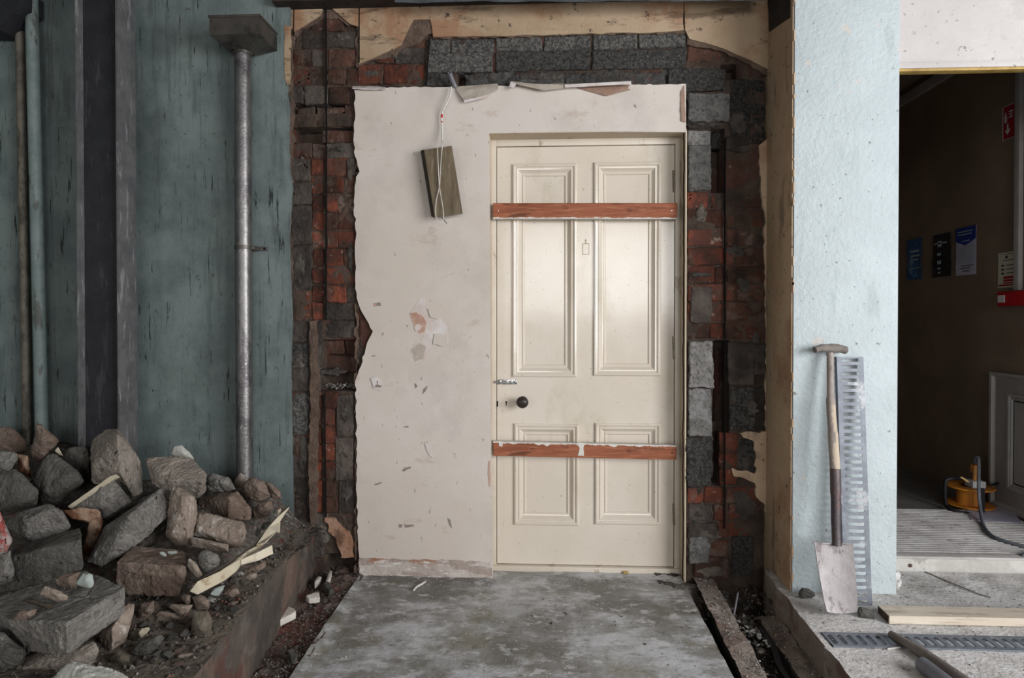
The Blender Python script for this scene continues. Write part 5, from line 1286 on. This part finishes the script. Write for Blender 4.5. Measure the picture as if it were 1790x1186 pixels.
 ('broken_stone', 'ribbed tile fragment standing in the heap right of the mortar-covered block', [(326, 990), (330, 976), (344, 984), (356, 1008), (344, 1013)], [(340, 994, .012)], 2.0, .03, 'r_pink'),
]
for r in RK:
    nm, lb, sil, rg, Y, th, m = r
    big = th > .06 or th == 0
    rock(nm, lb, sil, rg, Y, th, M[m], amp=.006 if big else .003, group=G if big else 'smaller fragments in the rubble heap', bev=.005 if big else .003, res=.0095 if big else .007)
# dark broken material underneath that carries the blocks
def sm(t): t = max(0, min(1, t)); return t * t * (3 - 2 * t)
def mound(x, y):
    z = ZL - .01 + .20 * sm((y - 2.0) / .50) * sm((-1.08 - x) / .28) + .17 * sm((-1.85 - x) / .3) * sm((y - 2.5) / .25)
    return z + noise.noise(Vector((x * 9, y * 9, 0))) * .02 + noise.noise(Vector((x * 30, y * 30, 4))) * .014
b = bmesh.new(); grid(b, -2.74, -1.02, 1.75, 2.83, mound, .012)
tag(obj('rubble_mound', b, M['crumb_dark']), 'dark crumbled debris under the broken blocks', 'rubble', kind='stuff')
# curved terracotta shard (two limbs joined)
b = bmesh.new()
for pl in ([(109, 893), (142, 888), (172, 892), (180, 906), (172, 916), (150, 908), (124, 908)], [(160, 897), (174, 893), (181, 910), (172, 940), (155, 976), (146, 962), (158, 930)]):
    t_ = rock_hull([P(x, y, Y=2.20) for x, y in pl] + [P(x, y, Y=2.24) for x, y in pl])
    me = bpy.data.meshes.new('x'); t_.to_mesh(me); t_.free(); b.from_mesh(me); bpy.data.meshes.remove(me)
bmesh.ops.bevel(b, geom=b.edges[:], offset=.004, segments=1, affect='EDGES'); bmesh.ops.triangulate(b, faces=b.faces[:]); refine(b, .012, 5); rough(b, .004, 20, 4, .002)
tag(obj('terracotta_shard', b, M['r_orange'], origin=base_of(b)), 'bent orange-brown terracotta shard right of the grey boulder', 'rubble', 'smaller fragments in the rubble heap')
# cream edging strip left on the leaning block, white chips on the mortared block
b = bmesh.new(); prism(b, [P(118, 886, Y=2.262), P(193, 833, Y=2.262), P(200, 838, Y=2.262), P(124, 890, Y=2.262)], (0, .03, 0)); bmesh.ops.triangulate(b, faces=b.faces[:]); refine(b, .02, 3); rough(b, .002, 30, 2)
tag(obj('edging_strip', b, M['cream_lath'], origin=base_of(b)), 'narrow cream strip along the top of the leaning grey block', 'strip')
# broken cream timber strip
def ribbon(name, A, B, th, m, parent=None, lab=None):
    b = bmesh.new()
    pa = [P(x, y, Y=Y) for x, y, Y in A]; pb = [P(x, y, Y=Y) for x, y, Y in B]
    va = [b.verts.new(p) for p in pa]; vb = [b.verts.new(p) for p in pb]
    for i in range(len(va) - 1): b.faces.new((va[i], va[i + 1], vb[i + 1], vb[i]))
    bmesh.ops.recalc_face_normals(b, faces=b.faces); bmesh.ops.solidify(b, geom=b.faces[:], thickness=th)
    bmesh.ops.triangulate(b, faces=b.faces[:]); refine(b, .02, 4); rough(b, .0015, 30, 6)
    return b
t = thing('broken_timber_strip', P(345, 1038, Z=ZL), 'long splintered cream painted timber strip lying across the right of the heap', 'timber')
b = ribbon('x', [(333, 1034, 1.93), (345, 1018, 1.94), (382, 1000, 2.0), (412, 980, 2.06), (428, 966, 2.12), (458, 951, 2.2)], [(347, 1040, 1.93), (358, 1034, 1.94), (392, 1015, 2.0), (410, 998, 2.06), (420, 984, 2.12), (440, 972, 2.2)], .008, None)
obj('strip', b, M['cream_lath'], t)
b = ribbon('x', [(448, 955, 2.18), (468, 925, 2.28), (484, 905, 2.36), (503, 887, 2.46)], [(462, 952, 2.18), (482, 932, 2.28), (486, 915, 2.36), (504, 888, 2.46)], .006, None)
obj('splinter', b, M['cream_lath'], t)
b = ribbon('x', [(420, 978, 2.08), (448, 966, 2.12), (474, 953, 2.16)], [(420, 987, 2.08), (450, 980, 2.12), (476, 968, 2.16)], .008, None)
obj('splinter', b, M['cream_lath'], t)
b = ribbon('x', [(487, 892, 2.43), (491, 890, 2.43)], [(484, 930, 2.40), (489, 932, 2.40)], .006, None)
obj('splinter', b, M['cream_lath'], t)
b = ribbon('x', [(340, 1017, 1.95), (384, 994, 2.02), (412, 974, 2.08), (447, 950, 2.2), (475, 916, 2.34), (501, 886, 2.47)], [(344, 1021, 1.95), (386, 999, 2.02), (416, 978, 2.08), (451, 955, 2.2), (480, 920, 2.34), (503, 888, 2.47)], .006, None)
obj('dark_edge', b, M['wood_side'], t)['label'] = 'dark unpainted back edge'
# bits of white plaster in the trench
for nm, lb, sil, z in (
    ('plaster_piece', 'largest bright white plaster piece in the trench beside the kerb', [(478, 1086), (484, 1072), (500, 1062), (516, 1066), (517, 1074), (500, 1080), (484, 1090)], .03),
    ('plaster_piece', 'small bright white plaster piece further back in the trench', [(535, 1044), (542, 1040), (558, 1038), (559, 1046), (540, 1048)], .03),
    ('plaster_piece', 'thin white plaster sliver nearest the brick pier', [(569, 1018), (575, 1001), (580, 1000), (578, 1010), (572, 1020)], .03),
    ('plaster_piece', 'tiny white crumb left of the thin white sliver', [(549, 1020), (556, 1010), (562, 1009), (558, 1016), (551, 1023)], .03),
    ('broken_stone', 'dark pointed stone in the trench below the thin white sliver', [(565, 1022), (571, 1017), (578, 1020), (584, 1031), (576, 1033), (568, 1028)], .03),
    ('broken_stone', 'dark wedge stone on the rim of the slab near the bottom', [(502, 1140), (510, 1133), (520, 1146), (517, 1153), (508, 1152)], .03)):
    b = rock_hull([P(x, y, Z=z) + Vector((0, 0, random.uniform(0, .008))) for x, y in sil] + [P(x, y, Z=z) + Vector((0, 0, -.02)) for x, y in sil])
    bmesh.ops.bevel(b, geom=b.edges[:], offset=.002, segments=1, affect='EDGES'); bmesh.ops.triangulate(b, faces=b.faces[:]); refine(b, .008, 3); rough(b, .002, 40, 4)
    tag(obj(nm, b, M['whitepaint'] if 'white' in lb and nm == 'plaster_piece' else M['r_dark'], origin=base_of(b)), lb, 'rubble', 'bits lying in the left trench')

# ---- small stones, one object each
rnd = random.Random(31)
def pebble_mesh(name, r, seed, m, flat=.6):
    b = bmesh.new(); q = random.Random(seed)
    for _ in range(14):
        v = Vector((q.gauss(0, 1), q.gauss(0, 1), q.gauss(0, 1))).normalized(); b.verts.new((v.x * r, v.y * r * .8, v.z * r * flat))
    bmesh.ops.convex_hull(b, input=b.verts); bmesh.ops.bevel(b, geom=b.edges[:], offset=r * .08, segments=1, affect='EDGES')
    finish(b, 30); me = bpy.data.meshes.new(name); b.to_mesh(me); b.free(); me.materials.append(m); return me
PEB = [pebble_mesh('stone', 1, i, M[m], f) for i, (m, f) in enumerate((('r_brown', .55), ('r_grey', .7), ('r_pink', .45), ('r_dark', .6), ('r_brown', .35), ('r_white', .4)))]
def scatter(n, place, name, label, group, rmin, rmax, weights=(5, 4, 3, 4, 4, 1)):
    for i in range(n):
        me = rnd.choices(PEB, weights)[0]; p = place()
        if p is None: continue
        o = bpy.data.objects.new(name, me); COL.objects.link(o)
        r = rmin + (rmax - rmin) * rnd.random() ** 2
        o.scale = (r * rnd.uniform(.8, 1.3), r, r * rnd.uniform(.8, 1.1)); o.rotation_euler = (rnd.uniform(-.4, .4), rnd.uniform(-.4, .4), rnd.uniform(0, 6.28))
        o.location = p + Vector((0, 0, r * .3)); tag(o, label, 'stone', group)
def pl_left():
    px = rnd.uniform(235, 520); 
    top = 1060 if px < 330 else lerp(1010, 925, (px - 330) / 190)
    py = rnd.uniform(top, min(1186, top + 110))
    p = P(px, py, Z=ZL)
    return p if p.x < cl_top(p.y) - .03 and p.y < 2.8 else None
scatter(120, pl_left, 'rubble_stone', 'small brown or grey stone on the left floor between heap and kerb', 'small stones on the left floor', .007, .024)
def pl_chan():
    u = rnd.random(); px = lerp(1290, 1348, u) + rnd.uniform(-14, 14); py = lerp(1078, 1145, u) + rnd.uniform(-10, 10)
    return P(px, py, Z=-.035)
scatter(60, pl_chan, 'channel_stone', 'pale rounded stone in the open channel on the right', 'stones in the right channel', .009, .019, (1, 6, 5, 1, 1, 6))
def pl_gap():
    px = rnd.uniform(1225, 1350); py = rnd.uniform(1030, 1085); return P(px, py, Z=-.01) if rnd.random() < .8 else None
scatter(40, pl_gap, 'dirt_stone', 'dark stone in the dirt under the right brick pier', 'stones under the right pier', .008, .02, (4, 3, 1, 6, 3, 0))
def pl_tren():
    px = rnd.uniform(430, 620); py = rnd.uniform(1000, 1186); p = P(px, py, Z=0)
    return P(px, py, Z=.008) if cl_top(p.y) + .04 < p.x < sl(p.y) - .01 else None
scatter(60, pl_tren, 'trench_stone', 'small stone in the dirt trench left of the slab', 'stones in the left trench', .004, .013, (4, 3, 1, 5, 3, 1))
def pl_slab(): return P(rnd.gauss(1060, 70), rnd.gauss(1085, 25), Z=.002)
scatter(16, pl_slab, 'slab_crumb', 'small dark crumb of rubble lying loose on the concrete slab', 'crumbs on the slab', .003, .009, (3, 3, 1, 4, 2, 1))
# a few lumps at the pillar foot
for lb, sil, Y, m in (('dark crumbled lump at the left foot of the pillar behind the spade', [(1397, 1040), (1402, 1028), (1416, 1030), (1428, 1040), (1418, 1048), (1402, 1048)], None, 'r_dark'),
                      ('dark stone right of the spade blade tip', [(1499, 1068), (1503, 1062), (1516, 1064), (1526, 1074), (1532, 1084), (1514, 1082), (1500, 1076)], None, 'r_dark'),
                      ('plaster lump at the right foot of the pillar', [(1563, 1030), (1562, 1006), (1568, 998), (1576, 1004), (1576, 1022), (1570, 1032)], None, 'dusty')):
    zz = ZR + .01
    b = rock_hull([P(x, y, Y=P(sil[0][0], max(s[1] for s in sil), Z=ZR).y + (0 if k % 2 else .01)) for k, (x, y) in enumerate(sil)] + [P(lerp(x, sil[0][0], .3), y, Y=P(sil[0][0], max(s[1] for s in sil), Z=ZR).y + .035) for x, y in sil])
    bmesh.ops.bevel(b, geom=b.edges[:], offset=.003, segments=1, affect='EDGES'); bmesh.ops.triangulate(b, faces=b.faces[:]); refine(b, .008, 4); rough(b, .004, 40, 4, .002)
    tag(obj('rubble_lump', b, M[m], origin=base_of(b)), lb, 'rubble')
# ---- grit: one object per patch, uncountable
def grit(name, n, place, rmin, rmax, m, label):
    b = bmesh.new()
    for i in range(n):
        p = place()
        if p is None: continue
        r = rmin + (rmax - rmin) * rnd.random() ** 3
        vs = []
        for k in range(6):
            d_ = [(1, 0, 0), (-1, 0, 0), (0, 1, 0), (0, -1, 0), (0, 0, 1), (0, 0, -1)][k]
            vs.append(b.verts.new(p + Vector((d_[0] * r * rnd.uniform(.6, 1.3), d_[1] * r * rnd.uniform(.6, 1.3), d_[2] * r * rnd.uniform(.4, .9)))))
        for f in ((0, 2, 4), (2, 1, 4), (1, 3, 4), (3, 0, 4), (2, 0, 5), (1, 2, 5), (3, 1, 5), (0, 3, 5)): b.faces.new([vs[q] for q in f])
    o = obj(name, b, m, smooth=False); tag(o, label, 'grit', kind='stuff'); return o
def g_left():
    y = rnd.uniform(1.5, 2.8); x = rnd.uniform(-1.9, cl_top(y) - .005); return Vector((x, y, ZL + .004))
grit('grit', 3600, g_left, .002, .011, M['crumb_dark'], 'dark grit and crumbs spread over the left floor')
def g_tr():
    y = rnd.uniform(1.6, 2.95); a, c = cl_top(y) + .01, sl(y) - .005; return Vector((lerp(a, c, rnd.random()), y, rnd.uniform(-.005, .01)))
grit('grit', 2400, g_tr, .0015, .007, M['crumb_dark'], 'grit filling the dirt trench left of the slab')
def g_right():
    y = rnd.uniform(1.6, 2.75); x = rnd.uniform(cr(y) + .005, 2.9)
    return None if gy0 < y < gy1 and rnd.random() < .3 else Vector((x, y, ZR + .001))
grit('grit', 1500, g_right, .001, .005, M['crumb'], 'pale dust crumbs over the right floor')
def g_pier():
    y = rnd.uniform(1.7, 2.9); a, c = la(y), cb(y); x = lerp(a, c, rnd.random()); z = .014 if x < ledge_b(y) else (-.03 if x > ca(y) else -.10)
    return Vector((x, y, z + rnd.uniform(0, .008)))
grit('grit', 2600, g_pier, .0015, .007, M['crumb'], 'grit over the ledges and channel on the right')
def g_slab():
    if rnd.random() < .6: return P(rnd.uniform(630, 1200), 1008 + abs(rnd.gauss(0, 9)), Z=.003)
    y = rnd.uniform(1.9, 2.85); return Vector((lerp(sl(y), sr(y), rnd.random()), y, .003))
grit('grit', 900, g_slab, .001, .0038, M['crumb'], 'fine crumbs along the door foot and over the concrete slab')
def g_sill():
    return P(rnd.uniform(560, 622), 672 + abs(rnd.gauss(0, 4)), Y=YB + rnd.uniform(.0, .06))
grit('grit', 160, g_sill, .003, .012, M['crumb'], 'crumbs lying in the brick recess of the left pier')
# white curl of paint and a yellow chip near the door
b = bmesh.new(); tube(b, spline([P(723, 1033, Z=.008), P(728, 1027, Z=.010), P(738, 1021, Z=.012), P(744, 1017, Z=.01)], 5), [.003] + [.0045] * 14 + [.002], 8)
tag(obj('paint_curl', b, M['whitepaint'], origin=base_of(b)), 'white curl of peeled paint on the slab below the plaster panel', 'paint flake')
b = bmesh.new(); c = P(1094, 1001, Z=.008); box(b, c.x - .012, c.x + .012, c.y - .006, c.y + .006, .002, .012, .002)
tag(obj('yellow_chip', b, M['yellow_wood'], origin=base_of(b)), 'small yellow chip on the slab at the door sill', 'chip')
# black pipe in the channel
b = bmesh.new(); tube(b, spline([P(1330, 1100, Z=-.03), P(1345, 1120, Z=-.03), P(1356, 1142, Z=-.032), P(1362, 1165, Z=-.035), P(1385, 1200, Z=-.04)], 6), .012, 12)
tag(obj('black_pipe', b, M['blackplastic'], origin=base_of(b)), 'black plastic pipe running along the open channel on the right', 'pipe')
b = bmesh.new(); tube(b, [P(1283, 1076, Z=.02), P(1290, 1037, Z=.07)], .0035, 8)
tag(obj('metal_rod', b, M['tubegrey'], origin=base_of(b)), 'thin grey rod sticking up from the channel below the right pier', 'rod')
